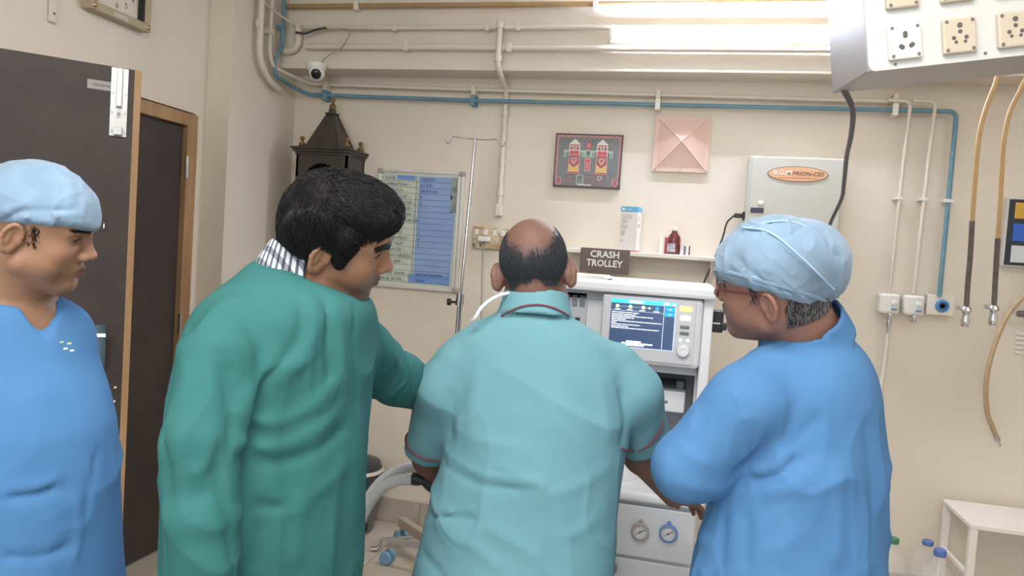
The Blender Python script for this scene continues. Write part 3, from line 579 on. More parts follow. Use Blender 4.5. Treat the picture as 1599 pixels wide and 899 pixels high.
MB().lathe([(0.029, 0), (0.029, 0.010), (0.025, 0.013), (0.018, 0.013), (0.017, 0.006)], (x+0.005, W-0.045, z), -Y_, 24).build('ring', mat('outlet_blue', (66, 130, 190), 0.4), t, smooth=True)
MB().lathe([(0.015, 0), (0.015, 0.009), (0.009, 0.010), (0.008, 0.006)], (x+0.005, W-0.045, z), -Y_, 18).build('port', mat('port_dark', (56, 62, 74), 0.4), t, smooth=True)
# alarm panel at the right
xa, za, zb = 1.416, 1.634, 1.948; t = thing('alarm_panel', 'black framed panel with yellow, blue and white fields on the wall', 'panel', (xa+0.1, W, za))
MB().box((xa, W-0.04, za), (xa+0.2, W, zb), 0.004).build('housing', mat('panel_rim', (196, 192, 182), 0.4), t)
MB().box((xa+0.006, W-0.043, za+0.008), (xa+0.194, W-0.04, zb-0.006), 0.001).build('face', mat('panel_black', (46, 50, 58), 0.4), t)
for z0, z1, c_ in ((1.855, 1.928, (206, 160, 52)), (1.752, 1.832, (50, 98, 186)), (1.655, 1.732, (206, 208, 210))):
    MB().box((xa+0.03, W-0.046, z0), (xa+0.12, W-0.043, z1), 0.001).build('field', mat('field%d' % c_[0]+str(c_[2]), c_, 0.4), t)
# tan suction tube at the right, hanging from a chrome valve
q0 = onY(1599, 488, W-0.09); t = thing('suction_tube', 'tan rubber tube arching down the wall with a metal tip', 'tube', onY(1560, 690, W-0.12))
qv = onY(1599, 490, W-0.05); pts = [V(qv[0]+0.10, W-0.062, qv[2]), V(qv[0]+0.125, W-0.07, qv[2]+0.03)]+[onY(x, y, W-d) for x, y, d in ((1622, 456, .10), (1599, 463, .11), (1572, 495, .13), (1551, 545, .14), (1540, 595, .14), (1541, 640, .13), (1549, 665, .12), (1557, 684, .11))]
MB().tube(spline(pts, 6), 0.0105, 10).build('tube', mat('tan_rubber', (186, 160, 122), 0.5, rgb2=(176, 150, 114), vscale=20), t, smooth=True)
d_ = nrm(pts[-1]-pts[-2]); MB().tube([pts[-1]-d_*.01, pts[-1]+d_*.012, pts[-1]+d_*.014, pts[-1]+d_*.04], [.012, .012, .006, .004], 10).build('tip', m_steel, t, smooth=True)
q = onY(1599, 490, W-0.05); t = thing('wall_valve', 'steel wall valve at the right edge beside the tan tube', 'valve', q)
MB().cyl((q[0]-0.03, W-0.06, q[2]), (q[0]+0.1, W-0.06, q[2]), 0.014, n=12).build('stem', mat('dull_steel', (120, 116, 112), 0.4, 0.7), t, smooth=True)
MB().lathe([(0.03, 0), (0.03, 0.02), (0.015, 0.03), (0.015, 0.06)], (q[0]+0.05, W, q[2]), -Y_, 16).build('flange', m_brs, t, smooth=True)
for k in range(5): MB().box((q[0]-0.006, W-0.01, q[2]-0.10-k*0.022), (q[0]+0.03, W, q[2]-0.088-k*0.022), 0.002).build('grille_bar', m_plast, t)
# ------------------------------------------------------------------ pendant with sockets (hanging a little askew)
oP = at(1357, 112, 1.62)
RP = np.array([[0.9815, -0.1237, -0.1463], [0.1182, 0.9919, -0.0456], [0.1508, 0.0275, 0.9882]])
t = thing('service_pendant', 'steel ceiling pendant box with rows of power sockets', 'pendant', oP+RP@V(0.35, 0.12, 0))
m_sp = mat('pendant_steel', (172, 168, 167), 0.38, 0.25); PWd, PHt = 0.80, 0.42
MB().box((0, 0.006, 0), (PWd, 0.25, PHt), 0.004, R=RP, o=oP).build('body', m_sp, t)
fp = [(0.012, 0.0), (PWd-0.012, 0), (PWd, 0.012), (PWd, PHt), (0.0, PHt), (0.0, 0.014), (0.004, 0.004)]
MB().prism(fp, oP+RP@V(0.0, 0.0, 0.0), RP[:, 0], RP[:, 2], RP[:, 1], 0.008).build('front_panel', mat('panel_white', (208, 207, 204), 0.4), t)
def sock(x0, z0, kind):
    s = 0.068; hz = 0.074; mm = m_white if kind == 0 else mat('socket_ivory', (200, 187, 167), 0.42)
    f = MB().box((x0, -0.012, z0), (x0+s, 0.0, z0+hz), 0.004, R=RP, o=oP).build('socket', mm, t)
    h = MB(); dk_ = mat('socket_hole', (96, 90, 86), 0.6); P = lambda u, v: oP+RP@V(x0+s*u, -0.0115, z0+hz*v); dv = -RP[:, 1]
    def hole(u, v, r): h.lathe([(r, 0), (r, 0.0012), (r*.6, 0.0013)], P(u, v), dv, 10)
    if kind == 0:
        for u, v in ((.5, .72), (.5, .65), (.36, .36), (.40, .33), (.66, .36), (.70, .39)): hole(u, v, 0.0050)
    else:
        for u, v, r in ((.5, .78, .0056), (.5, .60, .0044), (.31, .43, .0044), (.37, .31, .0036), (.68, .43, .0044), (.64, .31, .0036)): hole(u, v, r)
    tag(h.build('holes', dk_, f), kind='stuff')
    for u, v in ((.12, .9), (.88, .9), (.12, .1), (.88, .1)):
        MB().lathe([(0.0042, 0), (0.0036, 0.0014), (0.0005, 0.0018)], P(u, v), dv, 8).build('screw', mat('screw_grey', (128, 124, 120), 0.45, 0.5), f)
for i in range(7):
    for j in range(3): sock(0.0397+i*0.1105, 0.0172+j*0.108, 0 if (i, j) in ((0, 0),) else 1)
for x, z in ((0.055, 0.010), (0.238, 0.0126)): MB().lathe([(0.0035, 0), (0.003, 0.002)], oP+RP@V(x, 0, z), -RP[:, 1], 8).build('rivet', mat('screw_grey', (128, 124, 120), 0.45, 0.5), t)
pc = oP+RP@V(0.4, 0.125, PHt); MB().cyl(pc-V(0, 0, 0.02), V(pc[0], pc[1], CEIL), 0.055, n=20).build('drop_tube', m_sp, t, smooth=True)
# black mains cable from the pendant to the cabinet
p0 = oP+RP@V(0.005, 0.20, 0.0)
cb = [p0+V(0, 0, 0.01)]+[at(x, y, d) for x, y, d in ((1331, 170, 1.95), (1329, 210, 2.2), (1322, 245, 2.5), (1318, 285, 2.8), (1314, 310, 3.0), (1298, 345, 3.25))]+[V(0.642, W-0.14, 1.75)]
tag(MB().tube(spline(cb, 8), 0.0075, 10).build('mains_cable', mat('cable_slate', (84, 84, 94), 0.5), org=p0, smooth=True), 'dark grey cable hanging from the pendant to the wall cabinet', 'cable')
# amber hoses hanging behind the pendant
m_am = mat('amber_hose', (190, 154, 104), 0.42, rgb2=(180, 144, 96), vscale=12); m_dh = mat('old_dark_hose', (104, 92, 84), 0.5, rgb2=(80, 70, 66), vscale=30)
for lab, top, k in (('amber hose with a dark lower end, hanging nearer the blue drop pipe', [(1562, 90), (1556, 125), (1541, 165), (1530, 205), (1525, 250), (1521, 300), (1518, 345)], [(1515, 400), (1511, 445), (1509, 482)]),
                    ('amber hose with a dark lower end, hanging nearer the alarm panel', [(1608, 100), (1596, 135), (1578, 172), (1568, 215), (1564, 270), (1561, 330), (1558, 372)], [(1556, 405), (1554, 440), (1552, 480)])):
    dpt = 2.75; A = [at(x, y, dpt) for x, y in top]; B = [A[-1]]+[at(x, y, dpt) for x, y in k]; A = [A[0]+V(0, 0, 0.9), A[0]+V(0, 0, 0.3)]+A
    t = thing('hanging_hose', lab, 'hose', B[-1]); MB().tube(spline(A, 5), 0.0085, 10).build('hose', m_am, t, smooth=True); MB().tube(spline(B, 5), 0.0092, 10).build('dark_end', m_dh, t, smooth=True)
    e = B[-1]
    MB().lathe([(0.012, 0.008), (0.015, 0.004), (0.020, -0.006), (0.013, -0.014), (0.012, -0.03), (0.016, -0.04), (0.015, -0.06), (0.011, -0.066)], e, n=14).build('connector', m_chrome, t, smooth=True)
    MB().tube([e+V(-0.032, 0, 0.004), e+V(-0.008, 0, -0.006), e+V(0.024, 0, -0.004)], [0.008, 0.006, 0.004], 8).build('lever', m_steel, t, smooth=True)

# ------------------------------------------------------------------ anaesthesia machine
m_mc = mat('machine_grey', (206, 208, 212), 0.42); m_mw = mat('machine_white', (224, 226, 230), 0.38); m_md = mat('machine_mid', (176, 180, 188), 0.45); m_mdk = mat('machine_dark', (120, 124, 132), 0.5)
Ym = 2.60; xa, xb_ = -0.62, 0.082
t = thing('anaesthesia_machine', 'grey anaesthesia machine with a lit screen and gauges', 'machine', ((xa+xb_)/2, 2.8, 0))
MB().box((xa-0.03, Ym-0.05, 1.435), (0.108, 3.12, 1.476), 0.012).build('top', m_mw, t)
MB().box((xa, Ym+0.02, 1.19), (xb_-0.02, 3.1, 1.436)).build('upper_body', m_mc, t)
MB().box((xa, Ym+0.012, 1.405), (xb_+0.012, Ym+0.03, 1.436)).build('fascia', m_md, t)
MB().box((xb_-0.012, Ym-0.005, 0.80), (xb_+0.022, Ym+0.08, 1.437), 0.006).build('front_post', m_mw, t)
MB().box((xb_-0.02, Ym+0.08, 0.16), (xb_+0.01, 3.1, 1.437), 0.004).build('side_panel', m_mc, t)
MB().box((xa, Ym+0.02, 0.16), (xa+0.03, 3.1, 1.437), 0.004).build('side_panel', m_mc, t)
MB().box((xa+0.03, 2.98, 0.74), (xb_-0.02, 3.0, 1.19)).build('bay_back', m_md, t)
MB().box((xa+0.03, Ym+0.05, 1.165), (xb_-0.015, 3.0, 1.19)).build('bay_ceiling', m_mc, t)
# vent panel left of monitor
vp = MB().box((-0.415, Ym+0.012, 1.20), (-0.325, Ym+0.022, 1.425), 0.003).build('vent_panel', m_md, t)
vv = MB()
for cxx in (-0.405, -0.378, -0.351):
    for k in range(8): vv.box((cxx, Ym+0.009, 1.375+k*0.0052), (cxx+0.019, Ym+0.0125, 1.3775+k*0.0052))
tag(vv.build('vent_slots', m_mdk, vp), kind='stuff')
for xx in (-0.395, -0.355): MB().box((xx-0.009, Ym+0.008, 1.325), (xx+0.009, Ym+0.0125, 1.336), 0.002).build('latch', m_blk, vp)
# monitor
mx0, mx1, mz0, mz1 = -0.268, 0.07, 1.198, 1.432; yM = Ym-0.03
mo = MB().box((mx0, yM, mz0), (mx1, Ym+0.03, mz1), 0.014).build('monitor', m_mc, t)
MB().box((mx0+0.004, yM-0.004, mz0+0.012), (mx1-0.022, yM+0.002, mz1-0.006), 0.008).build('bezel', mat('bezel_grey', (198, 200, 206), 0.4), mo)
sx0, sx1, sz0, sz1 = -0.236, -0.018, 1.252, 1.416; ys = yM-0.0045
def em(n, c, e): return mat(n, c, 0.3, emit=e)
MB().box((sx0, ys, sz0), (sx1, ys+0.002, sz1)).build('screen', em('screen_navy', (58, 74, 104), 0.55), mo)
scr = {}
def sr(key, u0, v0, u1, v1, lev=1):
    mb = scr.setdefault(key, MB()); mb.box((sx0+(sx1-sx0)*u0, ys-0.0003*lev-0.0003, sz1-(sz1-sz0)*v1), (sx0+(sx1-sx0)*u1, ys-0.0003*lev+0.0001, sz1-(sz1-sz0)*v0))
sr('c', 0, 0, 1, 0.085); sr('w', 0.27, 0.02, 0.5, 0.07, 2); sr('w', 0.8, 0.02, 0.9, 0.065, 2); sr('w', 0.94, 0.02, 0.985, 0.065, 2)
sr('b', 0.835, 0.10, 0.985, 0.19); sr('b', 0.835, 0.205, 0.985, 0.295); sr('w', 0.89, 0.14, 0.93, 0.155, 2); sr('w', 0.89, 0.245, 0.93, 0.26, 2)
sr('g', 0.815, 0.085, 0.825, 1.0); sr('g', 0, 0.235, 0.815, 0.242); sr('g', 0.09, 0.15, 0.62, 0.156); sr('g', 0.985, 0.085, 1.0, 1.0); sr('g', 0, 0.985, 1, 1.0)
for k, (v, e) in enumerate(((.27, .44), (.31, .40), (.345, .66), (.38, .37), (.415, .25), (.45, .80), (.485, .10), (.52, .47), (.56, .29), (.595, .76))):
    u = 0.02
    while u < e:
        d = min(rnd.uniform(.04, .11), e-u); sr('w', u, v, u+d*.9, v+0.016); u += d
sr('w', 0.27, 0.855, 0.5, 0.885); sr('w', 0.2, 0.895, 0.68, 0.925); sr('w', 0.2, 0.935, 0.55, 0.96)
for u in (.06, .25, .44, .66): sr('w', u, 0.205, u+.09, 0.222)
for k, nm, mm in (('c', 'screen_header', em('scr_cyan', (60, 190, 220), 0.9)), ('w', 'screen_text', em('scr_white', (226, 234, 246), 0.9)), ('b', 'screen_keys', em('scr_blue', (30, 140, 224), 0.9)), ('g', 'screen_rules', em('scr_grey', (170, 190, 214), 0.7))): tag(scr[k].build(nm, mm, mo), kind='stuff')
for u, c_ in ((.1, 0), (.3, 0), (.5, 0), (.71, 1)):
    MB().lathe([(0.0062, 0), (0.0062, 0.0006)], (sx0+(sx1-sx0)*u, ys-0.0002, sz1-(sz1-sz0)*.15), -Y_, 16).build('screen_dot', em('scr_green', (196, 236, 160), 0.9) if not c_ else em('scr_blue', (30, 140, 224), 0.9), mo)
MB().prism([(-.004, -.004), (.005, 0), (-.004, .004)], (sx0+(sx1-sx0)*.6, ys-0.0008, sz1-(sz1-sz0)*.15), X_, Z_, Y_, 0.0006).build('screen_arrow', em('scr_green', (196, 236, 160), 0.9), mo)
kx = 0.014
def key(z, hw, hh, m_): MB().box((kx-hw, ys-0.003, z-hh), (kx+hw, ys+0.002, z+hh), 0.004).build('key', m_, mo)
key(1.398, 0.020, 0.0085, em('key_yellow', (248, 226, 110), 0.9)); key(1.367, 0.016, 0.008, em('key_lit', (236, 252, 240), 1.1)); key(1.337, 0.015, 0.0055, mat('key_dark', (108, 118, 112), 0.5)); key(1.316, 0.015, 0.0055, mat('key_dark', (108, 118, 112), 0.5))
for sx in (-0.011, 0.013): MB().lathe([(0.0055, 0), (0.004, 0.002)], (kx+sx, ys+0.001, 1.293), -Y_, 12).build('lamp', em('lamp_green', (214, 250, 214), 1.2), mo)
MB().lathe([(0.021, -0.002), (0.021, 0.012), (0.018, 0.017), (0.010, 0.018), (0.009, 0.015), (0.0005, 0.015)], (kx, ys, 1.258), -Y_, 24).build('dial', m_mw, mo, smooth=True)
# module in the bay
md = MB().box((-0.19, Ym+0.1, 1.02), (0.035, 2.95, 1.10), 0.006).build('bay_module', m_mw, t)
MB().box((-0.19, Ym+0.098, 1.096), (0.035, 2.95, 1.104), 0.002).build('module_lid', m_mdk, md); MB().lathe([(0.015, 0), (0.015, 0.02), (0.009, 0.026)], (0.015, Ym+0.13, 1.104), Z_, 14).build('module_knob', m_mdk, md, smooth=True)
MB().lathe([(0.006, 0), (0.004, 0.004)], (-0.03, Ym+0.099, 1.055), -Y_, 10).build('module_port', m_mdk, md)
# worktop and lower cabinet
MB().box((xa, 2.33, 0.80), (xb_+0.03, 3.0, 0.83), 0.010).build('worktop', m_mw, t)
MB().lathe([(0.10, 0), (0.10, 0.05), (0.085, 0.075), (0.05, 0.085)], (-0.20, 2.50, 0.83), Z_, 28).build('absorber_base', m_mw, t, smooth=True)
low = MB().box((xa+0.01, 2.36, 0.16), (xb_+0.01, 3.0, 0.80), 0.004).build('lower_body', m_mc, t)
MB().box((xa+0.015, 2.345, 0.622), (xb_+0.006, 2.36, 0.785), 0.004).build('gauge_panel', m_mc, t)
for z0, z1 in ((0.40, 0.612), (0.18, 0.39)):
    d_ = MB().box((xa+0.015, 2.345, z0), (xb_+0.006, 2.36, z1), 0.004).build('drawer', m_mc, t)
    MB().box((-0.155, 2.325, z1-0.045), (-0.137, 2.345, z1-0.02), 0.003).build('handle', m_mdk, d_)
m_gf = mat('gauge_face', (206, 206, 206), 0.4)
for gx, gz, rim, nm in ((-0.074, 0.706, mat('gauge_rim_grey', (164, 150, 146), 0.45), 'grey'), (0.012, 0.713, mat('gauge_rim_blue', (92, 134, 190), 0.45), 'blue')):
    g = MB().lathe([(0.0285, 0), (0.0285, 0.010), (0.0255, 0.013), (0.0235, 0.013), (0.023, 0.008), (0.0005, 0.008)], (gx, 2.345, gz), -Y_, 28).build('gauge', [rim], t, smooth=True)
    MB().lathe([(0.0225, 0), (0.0225, 0.0006)], (gx, 2.3368, gz), -Y_, 24).build('dial_face', m_gf, g)
    k_ = MB()
    for a in np.radians(np.linspace(-40, 220, 14)): k_.tube([(gx+.016*math.cos(a), 2.3358, gz+.016*math.sin(a)), (gx+.020*math.cos(a), 2.3358, gz+.020*math.sin(a))], 0.0007, 4)
    k_.tube([(gx-.010, 2.335, gz-.006), (gx+.014, 2.335, gz+.009)], 0.0009, 5).lathe([(0.003, 0), (0.002, 0.002)], (gx, 2.336, gz), -Y_, 8).build('needle', m_ink, g)
    MB().box((gx-0.006, 2.338, gz+0.027), (gx+0.006, 2.345, gz+0.038), 0.002).build('tab', rim, g)
MB().box((xa-0.01, 2.35, 0.09), (xb_+0.02, 3.08, 0.16), 0.01).build('plinth', m_md, t)
for xx in (xa+0.05, xb_-0.03):
    for yy in (2.42, 3.0): MB().cyl((xx-0.014, yy, 0.045), (xx+0.014, yy, 0.045), 0.045, n=18).build('caster', m_mdk, t, smooth=True)
# rail clamp on the right side
MB().box((xb_+0.01, Ym+0.06, 1.32), (xb_+0.06, Ym+0.14, 1.395), 0.004).box((xb_+0.05, Ym+0.05, 1.33), (xb_+0.072, Ym+0.11, 1.355), 0.003).build('rail_clamp', m_blk, t)
MB().box((xb_+0.012, Ym+0.055, 1.35), (xb_+0.05, Ym+0.06, 1.354)).build('clamp_line', m_mw, t)
# papers on the machine top
tp = MB(); pa = [onZ(x, y, 1.477) for x, y in ((898, 431), (968, 434), (945, 426), (890, 424))]
zt_ = 1.4765
for k, (dx, dr_) in enumerate(((0, 0.05), (0.012, 0.02), (-0.008, -0.03))):
    R3 = np.array([[math.cos(dr_), -math.sin(dr_), 0], [math.sin(dr_), math.cos(dr_), 0], [0, 0, 1]])
    tag(MB().box((-0.11, -0.09, 0), (0.11, 0.09, 0.004), R=R3, o=V(-0.37+dx, 2.68, zt_+k*0.0042)).build('paper_sheaf', m_paper, org=(-0.37, 2.68, zt_)), ('lowest white paper sheaf on the machine top', 'middle white paper sheaf on the machine top', 'topmost white paper sheaf on the machine top')[k], 'paper', 'papers on the machine')

# ------------------------------------------------------------------ drip stand
bx_, by_ = -1.015, 3.33
t = thing('drip_stand', 'chrome drip stand with two hooks beside the whiteboard', 'stand', (bx_, by_, 0))
tp_ = V(-0.985, 3.342, 2.058)
MB().cyl((bx_, by_, 0.14), (bx_+0.008, by_+0.003, 1.30), 0.0135, n=14).build('outer_pole', m_chrome, t, smooth=True)
MB().cyl((bx_+0.008, by_+0.003, 1.28), tp_, 0.0075, n=12).build('inner_pole', m_chrome, t, smooth=True)
arm = lambda s: spline([tp_, tp_+V(s*0.05, s*0.01, 0.0), tp_+V(s*0.098, s*0.02, 0.0+0.004), tp_+V(s*0.108, s*0.022, -0.010), tp_+V(s*0.118, s*0.024, -0.026), tp_+V(s*0.132, s*0.026, -0.020), tp_+V(s*0.134, s*0.027, -0.004)], 5)
for s in (-1, 1): MB().tube(arm(s), 0.0032, 8).build('hook', m_chrome, t, smooth=True)
MB().cyl((bx_+0.006, by_, 1.285), (bx_+0.009, by_, 1.34), 0.019, n=14).build('collar', m_steel, t, smooth=True)
MB().tube([(bx_-0.01, by_-0.005, 1.30), (bx_-0.03, by_-0.01, 1.30), (bx_-0.032, by_-0.01, 1.30), (bx_-0.05, by_-0.015, 1.298)], [.006, .006, .017, .015], 10).build('clamp_knob', m_blk, t, smooth=True)
MB().lathe([(0.03, 0.10), (0.035, 0.12), (0.03, 0.16), (0.016, 0.18)], (bx_, by_, 0), n=16).build('hub', m_steel, t, smooth=True)
m_cbl = mat('caster_blue', (112, 154, 180), 0.4)
for k, (ex, ey) in enumerate(((-1.335, 3.62), (-1.30, 3.36), (-0.85, 3.05), (-0.72, 3.48), (-1.02, 3.70))):
    e = V(ex, ey, 0.115); mm = mat('painted_leg', (164, 150, 132), 0.45) if k == 0 else m_steel
    hw_ = 0.02 if k == 0 else 0.012; dd = nrm(e-V(bx_, by_, .13)); sd = nrm(np.cross(dd, Z_)); uu = np.cross(sd, dd)
    MB().box((-hw_, 0, -hw_*1.2), (hw_, np.linalg.norm(e-V(bx_, by_, .13)), hw_*1.2), 0.003, R=np.column_stack([sd, dd, uu]), o=V(bx_, by_, .13)).build('leg', mm, t)
    ct = MB().cyl(e+V(0, 0, -0.01), e+V(0, 0, -0.05), 0.008, n=8).build('caster_stem', m_steel, t)
    for s in (-1, 1): MB().lathe([(0.0, -0.012), (0.026, -0.010), (0.034, -0.004), (0.034, 0.006), (0.028, 0.012), (0.0, 0.013)], e+sd*0.017*s+V(0, 0, -0.081), sd*s, 20).build('caster_wheel', m_cbl, ct, smooth=True)
# loose silver bracket piece on the floor beside it
q = onZ(588, 858, 0.012); t = thing('floor_fitting', 'small silver fitting lying on the floor left of the casters', 'fitting', (q[0], q[1], 0))
MB().tube([q+V(-.03, 0, 0), q+V(0, .005, .004), q+V(.012, .01, .02), q+V(.02, .01, .055)], [.011, .012, .010, .008], 10).build('elbow', m_steel, t, smooth=True)
MB().cyl(q+V(.02, .01, .055), q+V(0.19, 0.03, 0.085), 0.007, n=10).build('rod', m_steel, t, smooth=True)
# pedal bin
q = V(-1.655, 3.70, 0); t = thing('waste_bin', 'grey waste bin with a black lid standing by the back wall', 'bin', q)
MB().lathe([(0.115, 0), (0.122, 0.01), (0.145, 0.235), (0.15, 0.245)], q, n=32).build('bucket', mat('bin_grey', (112, 112, 112), 0.5), t, smooth=True)
ld_ = MB().lathe([(0.158, 0.235), (0.163, 0.25), (0.160, 0.33), (0.14, 0.375), (0.08, 0.395), (0.0005, 0.40)], q, n=32).build('lid', mat('bin_black', (52, 54, 56), 0.35), t, smooth=True)
MB().lathe([(0.1605, 0.325), (0.165, 0.33), (0.158, 0.345), (0.150, 0.345)], q, n=32).build('rim_band', mat('bin_cream', (196, 190, 172), 0.45), ld_, smooth=True)
MB().box(q+V(0.13, -0.05, 0.255), q+V(0.168, 0.0, 0.275), 0.005).build('latch', mat('latch_olive', (150, 150, 96), 0.5), ld_)
MB().box(q+V(0.10, -0.09, 0.03), q+V(0.13, -0.06, 0.07), 0.004).build('foot_clip', m_blk, t)
# white table at right
zt_ = 0.527; t = thing('side_table', 'small white metal table against the wall at right', 'table', (1.56, 3.67, 0))
m_tw = mat('table_white', (228, 222, 212), 0.4)
MB().box((1.262, 3.50, zt_-0.022), (1.90, 3.86, zt_), 0.004).build('tabletop', m_tw, t)
for xx in (1.265, 1.868):
    for yy in (3.503, 3.828): MB().box((xx, yy, 0), (xx+0.03, yy+0.03, zt_-0.02), 0.003).build('leg', m_tw, t)
for yy in (3.51, 3.835): MB().box((1.29, yy, 0.12), (1.875, yy+0.018, 0.14), 0.003).build('rail', m_tw, t)
MB().box((1.268, 3.53, 0.292), (1.286, 3.83, 0.31), 0.002).build('brace', m_tw, t)
# clear plastic bottles on the floor
m_cl = mat('clear_plastic', (226, 224, 216), 0.12, alpha=0.2)
def jar(p, cap, lab, s=1.0):
    x, y, z = p; t = thing('plastic_bottle', lab, 'bottle', (x, y, 0), 'clear bottles on the floor'); k = z/0.40
    MB().lathe([(0.075*s, 0.001), (0.085*s, 0.01), (0.085*s, 0.22*k), (0.082*s, 0.26*k), (0.055*s, 0.33*k), (0.022*s, 0.365*k), (0.018*s, 0.39*k)], (x, y, 0), n=24).build('body', m_cl, t, smooth=True)
    MB().lathe([(0.0225, 0.385*k), (0.0235, 0.39*k), (0.0235, 0.405*k), (0.021, 0.409*k)], (x, y, 0), n=18).build('cap', cap, t, smooth=True)
cbm = mat('cap_blue', (84, 112, 170), 0.45)
jar(at(1395, 842, 3.30), mat('cap_green', (66, 122, 92), 0.45), 'clear plastic bottle with a green cap beside the right man')
jar(at(1449, 846, 3.42), cbm, 'clear plastic bottle with a blue cap, behind the other blue-capped one')
jar(at(1468, 861, 3.02), cbm, 'clear plastic bottle with a blue cap, nearest the white table', 0.9)
# white plastic fern-like cluster at lower right
q = at(1592, 884, 2.85); t = thing('white_brush', 'white plastic brush tips poking up at the lower right edge', 'brush', (q[0], q[1], 0.0))
MB().lathe([(0.05, 0), (0.06, 0.02), (0.055, 0.30), (0.05, 0.31)], (q[0]+0.03, q[1], 0), n=18).build('holder', mat('holder_green', (120, 150, 140), 0.5), t, smooth=True)
for k in range(7):
    a = k*0.9; MB().tube([(q[0]+0.03, q[1], 0.30), (q[0]+0.03+0.035*math.cos(a)-0.02, q[1]+0.03*math.sin(a), 0.40+0.012*(k % 3))], [0.006, 0.004], 6).build('bristle', m_paper, t)
# breathing hoses
m_hose = mat('hose_white', (214, 214, 214), 0.35)
def corr(pts, r, name, lab):
    p = spline(pts, 10); L_ = np.r_[0, np.cumsum(np.linalg.norm(np.diff(p, axis=0), axis=1))]; n = int(L_[-1]/0.0025)
    s = np.linspace(0, L_[-1], n); q = np.column_stack([np.interp(s, L_, p[:, i]) for i in range(3)]); rr = r*(1+0.05*np.sin(s/0.007*2*math.pi))
    return MB().tube(q, rr, 14)
t = thing('breathing_hose', 'lower white breathing hose ending in a black connector by the centre man', 'hose', at(655, 750, 1.95))
pts = [at(x, y, d) for x, y, d in ((540, 960, 2.0), (549, 880, 2.0), (562, 815, 2.0), (588, 770, 1.98), (618, 751, 1.96), (650, 748, 1.95))]
corr(pts, 0.0145, '', '').build('hose', m_hose, t, smooth=True)
MB().tube([pts[-1]-V(.01, 0, 0), at(654, 748, 1.95), at(662, 750, 1.95), at(672, 757, 1.95), at(682, 764, 1.95)], [.017, .017, .013, .017, .016], 14).build('connector', mat('connector_black', (44, 52, 56), 0.4), t, smooth=True)
t = thing('breathing_hose', 'upper white breathing hose curving behind the lower one', 'hose', at(655, 730, 2.05))
corr([at(x, y, d) for x, y, d in ((528, 960, 2.06), (542, 880, 2.06), (562, 805, 2.06), (590, 757, 2.06), (625, 733, 2.06), (660, 731, 2.08), (700, 745, 2.1), (760, 780, 2.15))], 0.0145, '', '').build('hose', m_hose, t, smooth=True)
